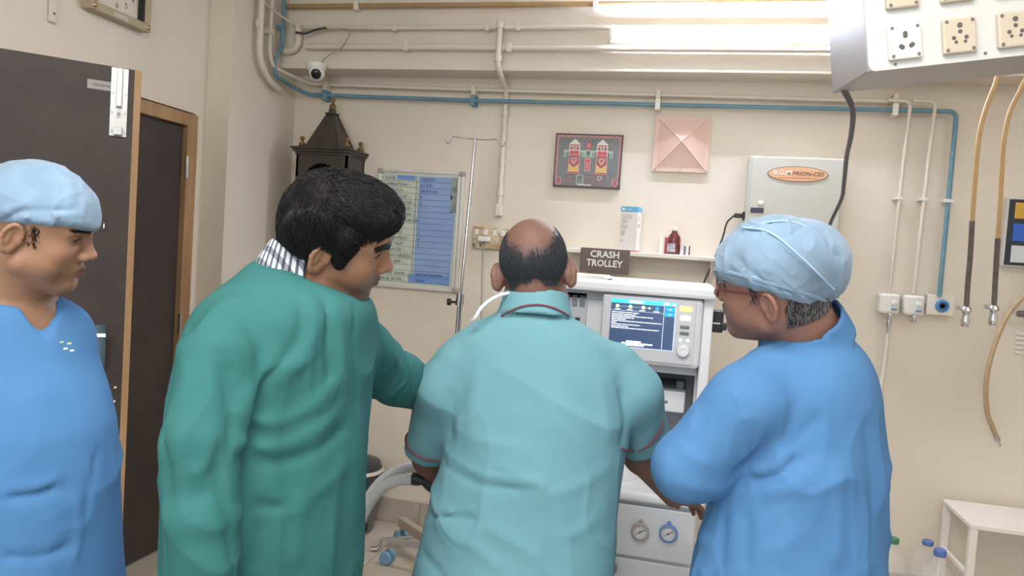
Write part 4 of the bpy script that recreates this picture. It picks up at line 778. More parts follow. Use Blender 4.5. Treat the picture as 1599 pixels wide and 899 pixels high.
# ------------------------------------------------------------------ smooth solids: blended shapes -> one continuous mesh
def smin(a, b, k):
    h = np.clip(0.5+0.5*(b-a)/k, 0, 1); return b+(a-b)*h-k*h*(1-h)
class SDF:
    def __init__(s): s.ops = []; s.folds = []
    def _add(s, fn, c, r, k, op): s.ops.append((op, fn, np.asarray(c, float), r, max(k, 1e-4))); return s
    def rc(s, a, b, ra, rb=None, k=0.02, op=1):
        a = np.asarray(a, float); b = np.asarray(b, float); rb = ra if rb is None else rb; ab = b-a; L2 = max(ab@ab, 1e-9)
        def fn(P):
            d = P-a; t = np.clip(d@ab/L2, 0, 1); return np.linalg.norm(d-t[:, None]*ab, axis=1)-(ra+(rb-ra)*t)
        return s._add(fn, (a+b)/2, math.sqrt(L2)/2+max(ra, rb), k, op)
    def chain(s, pts, rs, k=0.02, op=1):
        for i in range(len(pts)-1): s.rc(pts[i], pts[i+1], rs[i], rs[i+1], k, op)
        return s
    def ell(s, c, r, R=None, k=0.02, op=1):
        c = np.asarray(c, float); r = np.asarray(r, float); R = np.eye(3) if R is None else np.asarray(R)
        def fn(P):
            q = (P-c)@R; k0 = np.linalg.norm(q/r, axis=1); k1 = np.linalg.norm(q/(r*r), axis=1)+1e-9; return k0*(k0-1)/k1
        return s._add(fn, c, float(max(r)), k, op)
    def loft(s, rows, k=0.02, op=1, rnd_=0.02):
        """rows (z, cx, cy, a, b, heading): stacked ellipses, smooth in between"""
        A = np.array(sorted(rows), float); z0, z1 = A[0, 0]+rnd_, A[-1, 0]-rnd_
        zz = np.linspace(A[0, 0], A[-1, 0], 160)
        T = np.column_stack([np.interp(zz, A[:, 0], A[:, i]) for i in range(1, 6)])
        ker = np.hanning(15); ker /= ker.sum(); pad = np.vstack([np.repeat(T[:1], 7, 0), T, np.repeat(T[-1:], 7, 0)])
        T = np.column_stack([np.convolve(pad[:, i], ker, 'valid') for i in range(5)])
        def fn(P):
            z = np.clip(P[:, 2], zz[0], zz[-1]); cx, cy, a, b, h = (np.interp(z, zz, T[:, i]) for i in range(5))
            dx, dy = P[:, 0]-cx, P[:, 1]-cy; u = dx*np.cos(h)+dy*np.sin(h); v = -dx*np.sin(h)+dy*np.cos(h)
            k0 = np.sqrt((u/a)**2+(v/b)**2)+1e-9; k1 = np.sqrt((u/a/a)**2+(v/b/b)**2)+1e-9
            d = k0*(k0-1)/k1; dz = np.maximum(z0-P[:, 2], P[:, 2]-z1)
            return np.minimum(np.maximum(d+rnd_, dz), 0)+np.sqrt(np.maximum(d+rnd_, 0)**2+np.maximum(dz, 0)**2)-rnd_
        c = np.array([A[:, 1].mean(), A[:, 2].mean(), (A[0, 0]+A[-1, 0])/2])
        R = math.sqrt(((A[-1, 0]-A[0, 0])/2)**2+(max(A[:, 3].max(), A[:, 4].max())+np.ptp(A[:, 1])+np.ptp(A[:, 2]))**2)
        return s._add(fn, c, R, k, op)
    def half(s, p, n, k=0.004):      # cut away the side n points to
        p = np.asarray(p, float); n = nrm(n); return s._add(lambda P: -((P-p)@n), p, 99.0, k, -1)
    def hemcut(s, p, n, r, ext=0.12, k=0.003):      # remove what lies past a hem, near the limb axis only
        p = np.asarray(p, float); n = nrm(n)
        def fn(P):
            d = P-p; z = d@n; rad = np.linalg.norm(d-z[:, None]*n, axis=1); return np.maximum(np.maximum(-z, rad-r), z-ext)
        return s._add(fn, p, r+ext, k, -1)
    def shell_ring(s, c, axis, rx, ry, h, th, ex, k=0.004, flare=0.0):
        """upright elliptical band (collar)"""
        c = np.asarray(c, float); ax = nrm(axis); ex = nrm(np.asarray(ex)-ax*(np.asarray(ex)@ax)); ey = np.cross(ax, ex)
        def fn(P):
            d = P-c; z = d@ax; f = 1+flare*z/h; u = (d@ex)/(rx*f); v = (d@ey)/(ry*f); k0 = np.sqrt(u*u+v*v)+1e-9
            r = (k0-1)*min(rx, ry); return np.maximum(np.abs(r)-th, np.abs(z)-h)
        return s._add(fn, c, max(rx, ry)*(1+abs(flare))+h+th, k, 1)
    def fold(s, pts, amp, w): s.folds.append((np.asarray(pts, float), amp, w)); return s
    def ev(s, P, ops=None, folds=None):
        d = np.full(len(P), 9.0)
        for op, fn, c, r, k in (s.ops if ops is None else ops):
            v = fn(P)
            if op > 0: d = smin(d, v, k)
            else: d = -smin(-d, v, k)
        for pts, amp, w in (s.folds if folds is None else folds):
            m = np.full(len(P), 9.0)
            for a, b in zip(pts[:-1], pts[1:]):
                ab = b-a; q = P-a; t = np.clip(q@ab/max(ab@ab, 1e-9), 0, 1); m = np.minimum(m, np.linalg.norm(q-t[:, None]*ab, axis=1))
            # taper the ends
            L0 = np.minimum(np.linalg.norm(P-pts[0], axis=1), np.linalg.norm(P-pts[-1], axis=1)); tp = np.clip(L0/(2.2*w)+0.15, 0, 1)
            d = d-amp*np.exp(-(m/w)**1.5)*tp
        return d
    def cull(s, c, rad):
        ops = [o for o in s.ops if np.linalg.norm(o[2]-c) < o[3]+rad+o[4]*1.5+0.01]
        fo = [f for f in s.folds if np.min(np.linalg.norm(f[0]-c, axis=1)) < rad+3*f[2]+np.max(np.linalg.norm(np.diff(f[0], axis=0), axis=1))]
        return ops, fo
    def grad(s, P, e=0.002):
        g = np.column_stack([s.ev(P+np.eye(3)[i]*e)-s.ev(P-np.eye(3)[i]*e) for i in range(3)]); return g/(np.linalg.norm(g, axis=1, keepdims=True)+1e-9)
    def hit(s, px, py, t0=0.6, t1=3.0):
        """point where the sight line of a pixel meets the surface"""
        q = nrm(ray(px, py)); t = t0
        for _ in range(120):
            d = float(s.ev((CAM+q*t)[None])[0]); t += max(d*0.7, 0.0008)
            if d < 0.0012 or t > t1: break
        return CAM+q*t
    def mesh(s, lo, hi, h, clip=None):
        lo = np.asarray(lo, float); n = np.ceil((np.asarray(hi)-lo)/h).astype(int)+1; B = 12
        n = ((n+B-1)//B)*B+1; D = np.full(n, 9.0, np.float32)
        nb = (n-1)//B; bi = np.stack(np.meshgrid(*[np.arange(k) for k in nb], indexing='ij'), -1).reshape(-1, 3)
        bc = lo+(bi*B+B/2)*h; rad = B*h*math.sqrt(3)/2; dc = s.ev(bc)
        loc = np.stack(np.meshgrid(*[np.arange(B+1)]*3, indexing='ij'), -1).reshape(-1, 3)
        for b, c, d in zip(bi, bc, dc):
            sl = tuple(slice(b[i]*B, b[i]*B+B+1) for i in range(3))
            if abs(d) > rad*1.35+0.03: D[sl] = np.sign(d)*9; continue
            ops, fo = s.cull(c, rad); D[sl] = s.ev(lo+(b*B+loc)*h, ops, fo).reshape((B+1,)*3)
        if clip is not None:
            gx = [lo[i]+np.arange(n[i])*h for i in range(3)]
            G = np.stack(np.meshgrid(*gx, indexing='ij'), -1); D = np.maximum(D, clip(G).astype(np.float32))
        D[0], D[-1] = 9, 9; D[:, 0] = 9; D[:, -1] = 9; D[:, :, 0] = 9; D[:, :, -1] = 9
        # surface nets
        I = D < 0; cs = sum(I[a:n[0]-1+a, b:n[1]-1+b, c:n[2]-1+c].astype(np.int8) for a in (0, 1) for b in (0, 1) for c in (0, 1))
        ac = np.argwhere((cs > 0) & (cs < 8)); idx = -np.ones(cs.shape, int); idx[tuple(ac.T)] = np.arange(len(ac))
        acc = np.zeros((len(ac), 3)); cnt = np.zeros(len(ac))
        cor = [(a, b, c) for a in (0, 1) for b in (0, 1) for c in (0, 1)]
        for i in range(8):
            for j in range(i+1, 8):
                if sum(abs(np.subtract(cor[i], cor[j]))) != 1: continue
                v0 = D[tuple((ac+cor[i]).T)].astype(float); v1 = D[tuple((ac+cor[j]).T)].astype(float); m = (v0 < 0) != (v1 < 0)
                t = np.where(m, v0/np.where(m, v0-v1, 1), 0); acc += m[:, None]*(np.array(cor[i])+t[:, None]*np.subtract(cor[j], cor[i])); cnt += m
        vtx = lo+(ac+acc/cnt[:, None])*h; quads = []
        for ax in range(3):
            sl0 = [slice(None)]*3; sl1 = [slice(None)]*3; sl0[ax] = slice(0, -1); sl1[ax] = slice(1, None)
            e = np.argwhere(I[tuple(sl0)] != I[tuple(sl1)]); u, v = [(1, 2), (2, 0), (0, 1)][ax]; ok = (e[:, u] > 0) & (e[:, v] > 0); e = e[ok]
            U = np.zeros(3, int); U[u] = 1; Vv = np.zeros(3, int); Vv[v] = 1
            q = np.stack([idx[tuple((e-o).T)] for o in (U*0, U, U+Vv, Vv)], 1); ins = I[tuple(e.T)]
            q[~ins] = q[~ins][:, ::-1]; quads.append(q)
        quads = np.concatenate(quads); quads = quads[(quads >= 0).all(1)]
        # one relax pass keeps sub-voxel detail yet removes stair steps
        nv = len(vtx); sm = np.zeros_like(vtx); c2 = np.zeros(nv)
        for i in range(4):
            a, b = quads[:, i], quads[:, (i+1) % 4]
            for x in range(3): sm[:, x] += np.bincount(a, vtx[b, x], nv)
            c2 += np.bincount(a, minlength=nv)
        vtx = np.where(c2[:, None] > 0, 0.55*vtx+0.45*sm/np.maximum(c2, 1)[:, None], vtx)
        return vtx, quads
def obj_from(name, parts, m, parent, colf=None):
    """join vertex/quad arrays into one smooth mesh object"""
    Vv = np.concatenate([p[0] for p in parts]); off = np.cumsum([0]+[len(p[0]) for p in parts[:-1]])
    Q = np.concatenate([p[1]+o for p, o in zip(parts, off)]); base = ORG[parent]
    me = bpy.data.meshes.new(name); me.vertices.add(len(Vv)); me.vertices.foreach_set('co', (Vv-base).astype(np.float32).ravel())
    me.loops.add(len(Q)*4); me.loops.foreach_set('vertex_index', Q.astype(np.int32).ravel()); me.polygons.add(len(Q)); me.polygons.foreach_set('loop_start', np.arange(len(Q), dtype=np.int32)*4)
    me.polygons.foreach_set('use_smooth', np.ones(len(Q), bool)); me.update(calc_edges=True); me.validate()
    me.materials.append(m)
    if colf is not None:
        ca = me.color_attributes.new('tone', 'FLOAT_COLOR', 'POINT'); c = np.ones((len(Vv), 4), np.float32); c[:, :3] = colf(Vv); ca.data.foreach_set('color', c.ravel())
    o = link(name, me, parent)
    return tag(o, kind='stuff') if name in ('hair', 'eyebrow', 'sideburn', 'grey_strands') else o
def strands(sdf, roots, flow, n_steps, step, r, off=0.001, jit=0.25, lift=0.0, seed=1):
    """thin tapering hairs that follow the surface along flow(P)"""
    g_ = np.random.default_rng(seed); P = roots.copy(); path = []
    o = off*g_.uniform(0.3, 1.4, len(P)); J = g_.normal(0, jit, (len(P), 3))
    for i in range(n_steps):
        g = sdf.grad(P); P = P-g*(sdf.ev(P)-o-lift*i/n_steps)[:, None]; path.append(P.copy())
        f = flow(P)+J; t = f-(f*g).sum(1, keepdims=True)*g; P = P+t/(np.linalg.norm(t, axis=1, keepdims=True)+1e-9)*step
    path = np.stack(path, 1); N, K = path.shape[:2]; T = np.gradient(path, axis=1); T /= np.linalg.norm(T, axis=2, keepdims=True)+1e-9
    A = np.cross(T, np.broadcast_to(V(0.31, 0.52, 0.79), T.shape)); A /= np.linalg.norm(A, axis=2, keepdims=True)+1e-9; Bn = np.cross(T, A)
    rr = r*np.linspace(1, 0.35, K)[None, :, None]; ring = [path+rr*(math.cos(a)*A+math.sin(a)*Bn) for a in (0, 2.094, 4.189)]
    vt = np.stack(ring, 2).reshape(-1, 3); b = (np.arange(N)[:, None, None]*K+np.arange(K-1)[None, :, None])*3+np.arange(3)[None, None]; b2 = (np.arange(N)[:, None, None]*K+np.arange(K-1)[None, :, None])*3+(np.arange(3)[None, None]+1) % 3
    return vt, np.stack([b, b2, b2+3, b+3], -1).reshape(-1, 4)
def ring_on(sdf, c, axis, ref, n=40, r0=0.30, a0=0, a1=2*math.pi, out=0.0):
    """points round an axis where the surface lies"""
    ax = nrm(axis); e1 = nrm(np.asarray(ref)-ax*(np.asarray(ref)@ax)); e2 = np.cross(ax, e1); an = np.linspace(a0, a1, n)
    D = np.cos(an)[:, None]*e1+np.sin(an)[:, None]*e2; R = np.full(n, 0.004)
    for _ in range(60): R = np.minimum(R+np.maximum(-sdf.ev(np.asarray(c)+D*R[:, None])*0.8, 0), r0)
    return np.asarray(c)+D*(R+out)[:, None]

# ------------------------------------------------------------------ people
CR = V(math.cos(_yw), math.sin(_yw), 0); CF = V(-math.sin(_yw), math.cos(_yw), 0)
def heading(deg): a = math.radians(deg); return CF*math.cos(a)+CR*math.sin(a)      # 0 = away from the camera, 90 = to the right
def head_R(psi, th, ro):
    f = heading(psi); rt = np.cross(f, Z_); th, ro = math.radians(th), math.radians(ro)
    fwd = f*math.cos(th)+Z_*math.sin(th); up = np.cross(rt, fwd)
    return np.column_stack([rt*math.cos(ro)-up*math.sin(ro), fwd, up*math.cos(ro)+rt*math.sin(ro)])
class Head:
    def __init__(s, O, R, sc=1.0): s.O = np.asarray(O, float); s.R = R; s.sc = sc
    def w(s, x, y, z): return s.O+s.R@(V(x, y, z)*s.sc)
    def loc(s, P): return (P-s.O)@s.R/s.sc
    def ell(s, S, c, r, k=0.02, op=1, rot=None): S.ell(s.w(*c), np.array(r)*s.sc, s.R if rot is None else s.R@rot, k*s.sc, op)
    def rc(s, S, a, b, ra, rb=None, k=0.02, op=1): S.rc(s.w(*a), s.w(*b), ra*s.sc, (ra if rb is None else rb)*s.sc, k*s.sc, op)
def rotx(a): c, s = math.cos(a), math.sin(a); return np.array([[1, 0, 0], [0, c, -s], [0, s, c]])
def rotz(a): c, s = math.cos(a), math.sin(a); return np.array([[c, -s, 0], [s, c, 0], [0, 0, 1]])
def build_head(S, h, full=1.0, jowl=0.0, ear_out=0.42):
    h.ell(S, (0, -0.004, 0.040), (0.0755, 0.097, 0.090), 0.01)
    h.ell(S, (0, 0.044, 0.046), (0.058, 0.053, 0.050), 0.03)
    h.ell(S, (0, 0.040, -0.022), (0.057*full, 0.050, 0.072), 0.035)
    for s in (-1, 1):
        h.ell(S, (s*0.043*full, 0.058, -0.014), (0.022, 0.026, 0.020), 0.025)
        h.rc(S, (s*0.050*full, 0.008, -0.052), (s*0.020, 0.070, -0.090), 0.020+jowl, 0.019+jowl*.5, 0.03)
        h.ell(S, (s*0.040*full, 0.052, -0.045), (0.020+jowl, 0.026, 0.026), 0.025)
    h.ell(S, (0, 0.077, -0.094), (0.023, 0.018, 0.017), 0.02)
    h.ell(S, (0, 0.071, -0.054), (0.034, 0.030, 0.030), 0.02)
    h.ell(S, (0, 0.030, -0.085), (0.040*full, 0.045, 0.026+jowl), 0.03)
    for s in (-1, 1): h.rc(S, (s*0.012, 0.094, 0.031), (s*0.046, 0.076, 0.033), 0.0065, 0.006, 0.012)
    for s in (-1, 1): h.ell(S, (s*0.033, 0.096, 0.015), (0.018, 0.013, 0.0115), 0.014, -1)
    h.rc(S, (0, 0.092, 0.020), (0, 0.110, -0.017), 0.0085, 0.0105, 0.012); h.ell(S, (0, 0.110, -0.019), (0.0105, 0.0125, 0.0095), 0.008)
    for s in (-1, 1): h.ell(S, (s*0.0125, 0.100, -0.0245), (0.0085, 0.0115, 0.0085), 0.006)
    for s in (-1, 1): h.ell(S, (s*0.0065, 0.107, -0.0315), (0.0036, 0.005, 0.0035), 0.003, -1)
    for s in (-1, 1):
        h.ell(S, (s*0.032, 0.0745, 0.0165), (0.0155, 0.0145, 0.0135), 0.006)
        h.rc(S, (s*0.021, 0.0905, 0.0140), (s*0.043, 0.0845, 0.0140), 0.0022, 0.0016, 0.003, -1)
    # lips
    for s in (-1, 1):
        h.rc(S, (0, 0.1005, -0.0505), (s*0.022, 0.0885, -0.0565), 0.0060, 0.0030, 0.006); h.rc(S, (0, 0.0985, -0.0630), (s*0.019, 0.0885, -0.0590), 0.0068, 0.0032, 0.006)
        h.rc(S, (0, 0.1085, -0.0567), (s*0.024, 0.0955, -0.0575), 0.0016, 0.0012, 0.003, -1)
    h.ell(S, (0, 0.098, -0.0755), (0.014, 0.006, 0.006), 0.008, -1)
    # ears
    for s in (-1, 1):
        a = s*ear_out; Rr = rotz(a)@rotx(-0.22)
        h.ell(S, (s*0.080, -0.010, 0.002), (0.0062, 0.0175, 0.030), 0.006, 1, Rr)
        pts = [np.array([s*0.0050, 0.0160*math.cos(t_)*(1 if math.sin(t_) > -0.4 else 0.8), 0.029*math.sin(t_)]) for t_ in np.linspace(-1.9+math.pi*2, 0.35, 11)]
        pw = [np.array([s*0.080, -0.010, 0.002])+Rr@q for q in pts]
        for i in range(10): h.rc(S, pw[i], pw[i+1], 0.0046, 0.0046, 0.002)
        h.ell(S, np.array([s*0.080, -0.010, 0.002])+Rr@np.array([s*0.0065, 0.003, 0.000]), (0.0078, 0.0102, 0.0185), 0.003, -1, Rr)
        h.rc(S, np.array([s*0.080, -0.010, 0.002])+Rr@np.array([s*0.003, -0.0055, 0.012]), np.array([s*0.080, -0.010, 0.002])+Rr@np.array([s*0.003, -0.0035, -0.013]), 0.0040, 0.0040, 0.002)
        h.ell(S, np.array([s*0.080, -0.010, 0.002])+Rr@np.array([s*0.001, 0.003, -0.027]), (0.0060, 0.0100, 0.0090), 0.006, 1, Rr)
        h.ell(S, (s*0.0775, 0.0055, -0.002), (0.0045, 0.005, 0.008), 0.005)
        h.ell(S, (s*0.074, -0.008, 0.000), (0.008, 0.014, 0.022), 0.008)
def skin_tone(h, base, beard=0.0, lips=(0.62, 0.42, 0.40), scalp=None):
    b = np.array(lin(base)[:3])
    def f(P):
        L = h.loc(P); x, y, z = np.abs(L[:, 0]), L[:, 1], L[:, 2]; c = np.repeat(b[None], len(P), 0)
        near = (np.abs(L) < 0.16).all(1)
        if beard:
            m = np.clip((y-0.012)/0.02, 0, 1)*np.clip((-0.030-z)/0.02, 0, 1)*np.clip((z+0.125)/0.02, 0, 1)*near
            m = np.maximum(m, np.clip(1-np.abs(z+0.043)/0.009, 0, 1)*np.clip((0.03-x)/0.01, 0, 1)*(y > 0.08))
            c = c*(1-beard*m[:, None]*np.array([0.95, 0.85, 0.75]))
        ml = np.clip(1-((x/0.024)**2+((z+0.057)/0.0115)**2)+0.35, 0, 1)*np.clip((y-0.083)/0.006, 0, 1)*near
        c = c*(1-ml[:, None]*(1-np.array(lips)/np.array([0.75, 0.6, 0.6])*0.85))
        if scalp is not None:
            m = scalp(L)[:, None]; c = c*(1-m)+m*np.array(lin((66, 70, 76))[:3])
        return c
    return f
def hand(S, Wp, f, n, thumb, curl=0.5, sc=1.0):
    """palm, four unequal fingers and a thumb; f finger direction, n palm normal, thumb = side direction"""
    f = nrm(f); n = nrm(np.asarray(n)-f*(np.asarray(n)@f)); s = np.cross(f, n); s = s if s@np.asarray(thumb) > 0 else -s
    p = lambda a, b, c: Wp+(f*a+s*b+n*c)*sc
    S.ell(p(0.048, 0, 0), V(0.050, 0.040, 0.0165)*sc, np.column_stack([f, s, n]), 0.015)
    for b, L, r, a0 in ((0.029, 0.070, 0.0088, 0.086), (0.0095, 0.078, 0.0090, 0.090), (-0.0100, 0.072, 0.0086, 0.086), (-0.0285, 0.056, 0.0076, 0.078)):
        q = p(a0-0.02, b*0.95, 0); ang_ = 0.15
        for i, fr_ in enumerate((0.30, 0.42, 0.32, 0.26)):
            d = f*math.cos(ang_)+n*math.sin(ang_)+s*(b*1.2); q2 = q+nrm(d)*L*fr_*sc*(1.0 if i else 0.9); S.rc(q, q2, r*sc*(1-0.05*i), r*sc*(0.95-0.05*i), 0.004); q = q2; ang_ += curl
    q = p(0.018, 0.026, 0.004); q2 = p(0.050, 0.052, 0.012); q3 = p(0.078, 0.058, 0.022); q4 = p(0.098, 0.056, 0.032)
    S.chain([q, q2, q3, q4], [0.014*sc, 0.0115*sc, 0.0098*sc, 0.0082*sc], 0.006)
def row(y, xl, xr, d, q, psi, sh=0.0):
    """ellipse of a torso from its outline in one image row"""
    w_ = (xr-xl)/2*d/F; p_ = math.radians(psi); a = w_/math.sqrt(math.cos(p_)**2+(q*math.sin(p_))**2); c = at((xl+xr)/2, y, d)
    return (c[2], c[0], c[1], a, a*q, math.radians(12.9)-p_)
def inset(rows, e): return [(z, x, y, max(a-e, .02), max(b-e, .02), h) for z, x, y, a, b, h in rows]
def bbox(S, pad=0.02):
    ops = [o for o in S.ops if o[0] > 0]; lo = np.min([o[2]-o[3] for o in ops], 0)-pad; hi = np.max([o[2]+o[3] for o in ops], 0)+pad; return lo, hi
def legs(per, base, hd, zc, m_tr, m_sh, skin, wide=0.1):
    rt = np.cross(hd, Z_); T = SDF(); hp = V(base[0], base[1], zc)
    T.ell(hp, V(0.155, 0.12, 0.13), np.column_stack([rt, hd, Z_]), 0.03)
    for s in (-1, 1):
        a = hp+rt*s*0.085-V(0, 0, 0.05); k_ = V(base[0], base[1], 0.48)+rt*s*wide+hd*0.02; e = V(base[0], base[1], 0.09)+rt*s*wide
        T.rc(a, k_, 0.098, 0.075, 0.04); T.rc(k_, e, 0.075, 0.062, 0.04)
        skin.rc(a, k_, 0.075, 0.05, 0.03); skin.rc(k_, e-V(0, 0, 0.03), 0.05, 0.035, 0.03)
        Sh = SDF(); Sh.rc(e+V(0, 0, -0.045)-hd*0.03, e+hd*0.15+V(0, 0, -0.058), 0.043, 0.038, 0.02); Sh.half((0, 0, 0.003), -Z_); lo, hi = bbox(Sh)
        obj_from('shoe', [Sh.mesh(lo, hi, 0.009)], m_sh, per)
    T.half(hp+V(0, 0, 0.09), Z_); lo, hi = bbox(T); obj_from('trousers', [T.mesh(lo, hi, 0.014)], m_tr, per)
m_lash = mat('lash_dark', (40, 30, 28), 0.6)
def eyes(per, h, look=(0, 1, -0.2)):
    for s in (-1, 1):
        c = h.w(s*0.032, 0.0758, 0.0163); d = nrm(h.R@V(*look)); e = MB().lathe([(0.0127*h.sc*math.sin(a), 0.0127*h.sc*math.cos(a)) for a in np.linspace(math.pi, 0, 14)], c, d, 18).build('eye', mat('eye_white', (206, 198, 190), 0.2), per, smooth=True)
        MB().lathe([(0.0055*h.sc, 0.0113*h.sc), (0.0050*h.sc, 0.0122*h.sc), (0.002*h.sc, 0.0128*h.sc), (0.0001, 0.0129*h.sc)], c, d, 16).build('iris', mat('iris_dark', (36, 24, 20), 0.1), e, smooth=True)
        MB().tube([h.w(s*(0.0195+0.0255*u), 0.0905-0.0062*u+0.0035*math.sin(math.pi*u), 0.0148+0.0042*math.sin(math.pi*u)) for u in np.linspace(0, 1, 9)], [0.0006]+[0.0011]*7+[0.0006], 6).build('eyelash', m_lash, per, smooth=True)
def brows(per, h, S, m, n=150, thick=0.0045, seed=3, sides=(-1, 1)):
    g = np.random.default_rng(seed)
    for s in sides:
        t_ = g.uniform(0, 1, n); loc_ = np.column_stack([s*(0.012+0.036*t_), 0.103-0.024*t_**1.5, 0.0335+0.0055*np.sin(t_*2.4)+g.normal(0, 1, n)*thick*0.45*(1-0.5*t_)])
        P = h.O+(loc_*h.sc)@h.R.T; vt, q = strands(S, P, lambda P_: np.broadcast_to(h.R@V(s, -0.25, 0.25), P_.shape), 4, 0.003, 0.00075, 0.0008, 0.2, seed=seed); obj_from('eyebrow', [(vt, q)], m, per)
def fine_parts(S, boxes, coarse_lo, coarse_hi, hc):
    """whole body: coarse under the clothes, fine where skin shows; overlaps inside"""
    out = []
    for lo, hi, h in boxes:
        lo, hi = np.asarray(lo, float), np.asarray(hi, float); out.append(S.mesh(lo, hi, h))
    def clip(G):
        d = np.full(G.shape[:3], -9.0)
        for lo, hi, h in boxes:
            c, e = (np.asarray(lo)+hi)/2, (np.asarray(hi)-lo)/2-0.012; d = np.maximum(d, -np.max(np.abs(G-c)-e, -1))
        return d
    out.append(S.mesh(coarse_lo, coarse_hi, hc, clip)); return out
_LAT = np.random.default_rng(3).uniform(0, 1, (32, 32, 32))
def vnoise(P):
    i = np.floor(P).astype(int); f = P-i; f = f*f*f*(f*(f*6-15)+10); out = 0
    for a in (0, 1):
        for b in (0, 1):
            for c in (0, 1):
                w_ = (f[:, 0] if a else 1-f[:, 0])*(f[:, 1] if b else 1-f[:, 1])*(f[:, 2] if c else 1-f[:, 2]); out = out+w_*_LAT[(i[:, 0]+a) % 32, (i[:, 1]+b) % 32, (i[:, 2]+c) % 32]
    return out
def drape(vt, quads, amp, fx=9.0, fz=3.5, shear=0.0, seed=0.0, mask=None, e1=None):
    """sharp-crested cloth creases pushed along the surface normal"""
    a, b, c = vt[quads[:, 0]], vt[quads[:, 1]], vt[quads[:, 2]]; d_ = vt[quads[:, 3]]; fn = np.cross(c-a, d_-b); N = np.zeros_like(vt)
    for k in range(4):
        for x in range(3): N[:, x] += np.bincount(quads[:, k], fn[:, x], len(vt))
    N /= np.linalg.norm(N, axis=1, keepdims=True)+1e-12
    P = vt.copy(); P[:, 2] += shear*P[:, 0]; wp = np.column_stack([vnoise(P*4+seed), vnoise(P*4+seed+7), vnoise(P*4+seed+13)])-0.5
    Q = (P+wp*0.12)*V(fx, fx, fz)+seed; r1 = (1-np.abs(2*vnoise(Q)-1))**2.5; Q2 = (P+wp*0.06)*V(fx*2.3, fx*2.3, fz*2.0)+seed+5; r2 = (1-np.abs(2*vnoise(Q2)-1))**2.5
    h_ = (r1*1.0+r2*0.35-0.35)*amp
    if mask is not None: h_ = h_*mask(vt)
    return vt+N*h_[:, None], quads
m_hairk = mat('hair_black', (22, 20, 21), 0.55, spec=0.35)
m_shoe = mat('shoe_dark', (48, 46, 48), 0.5)
def fabric(n, c, c2): return mat(n, c, 0.82, rgb2=c2, vscale=5, bump=0.12, bscale=420, spec=0.2)
def fold_px(S, lst, ka=1.6, kw=0.85):
    """cloth folds traced over the garment: (pixels, height, width)"""
    done = []
    for px, amp, w_ in lst: done.append((np.array([S.hit(*p) for p in px]), amp, w_))
    for pts, amp, w_ in done: S.fold(spline(pts, 4) if len(pts) > 2 else pts, amp*ka, w_*kw)

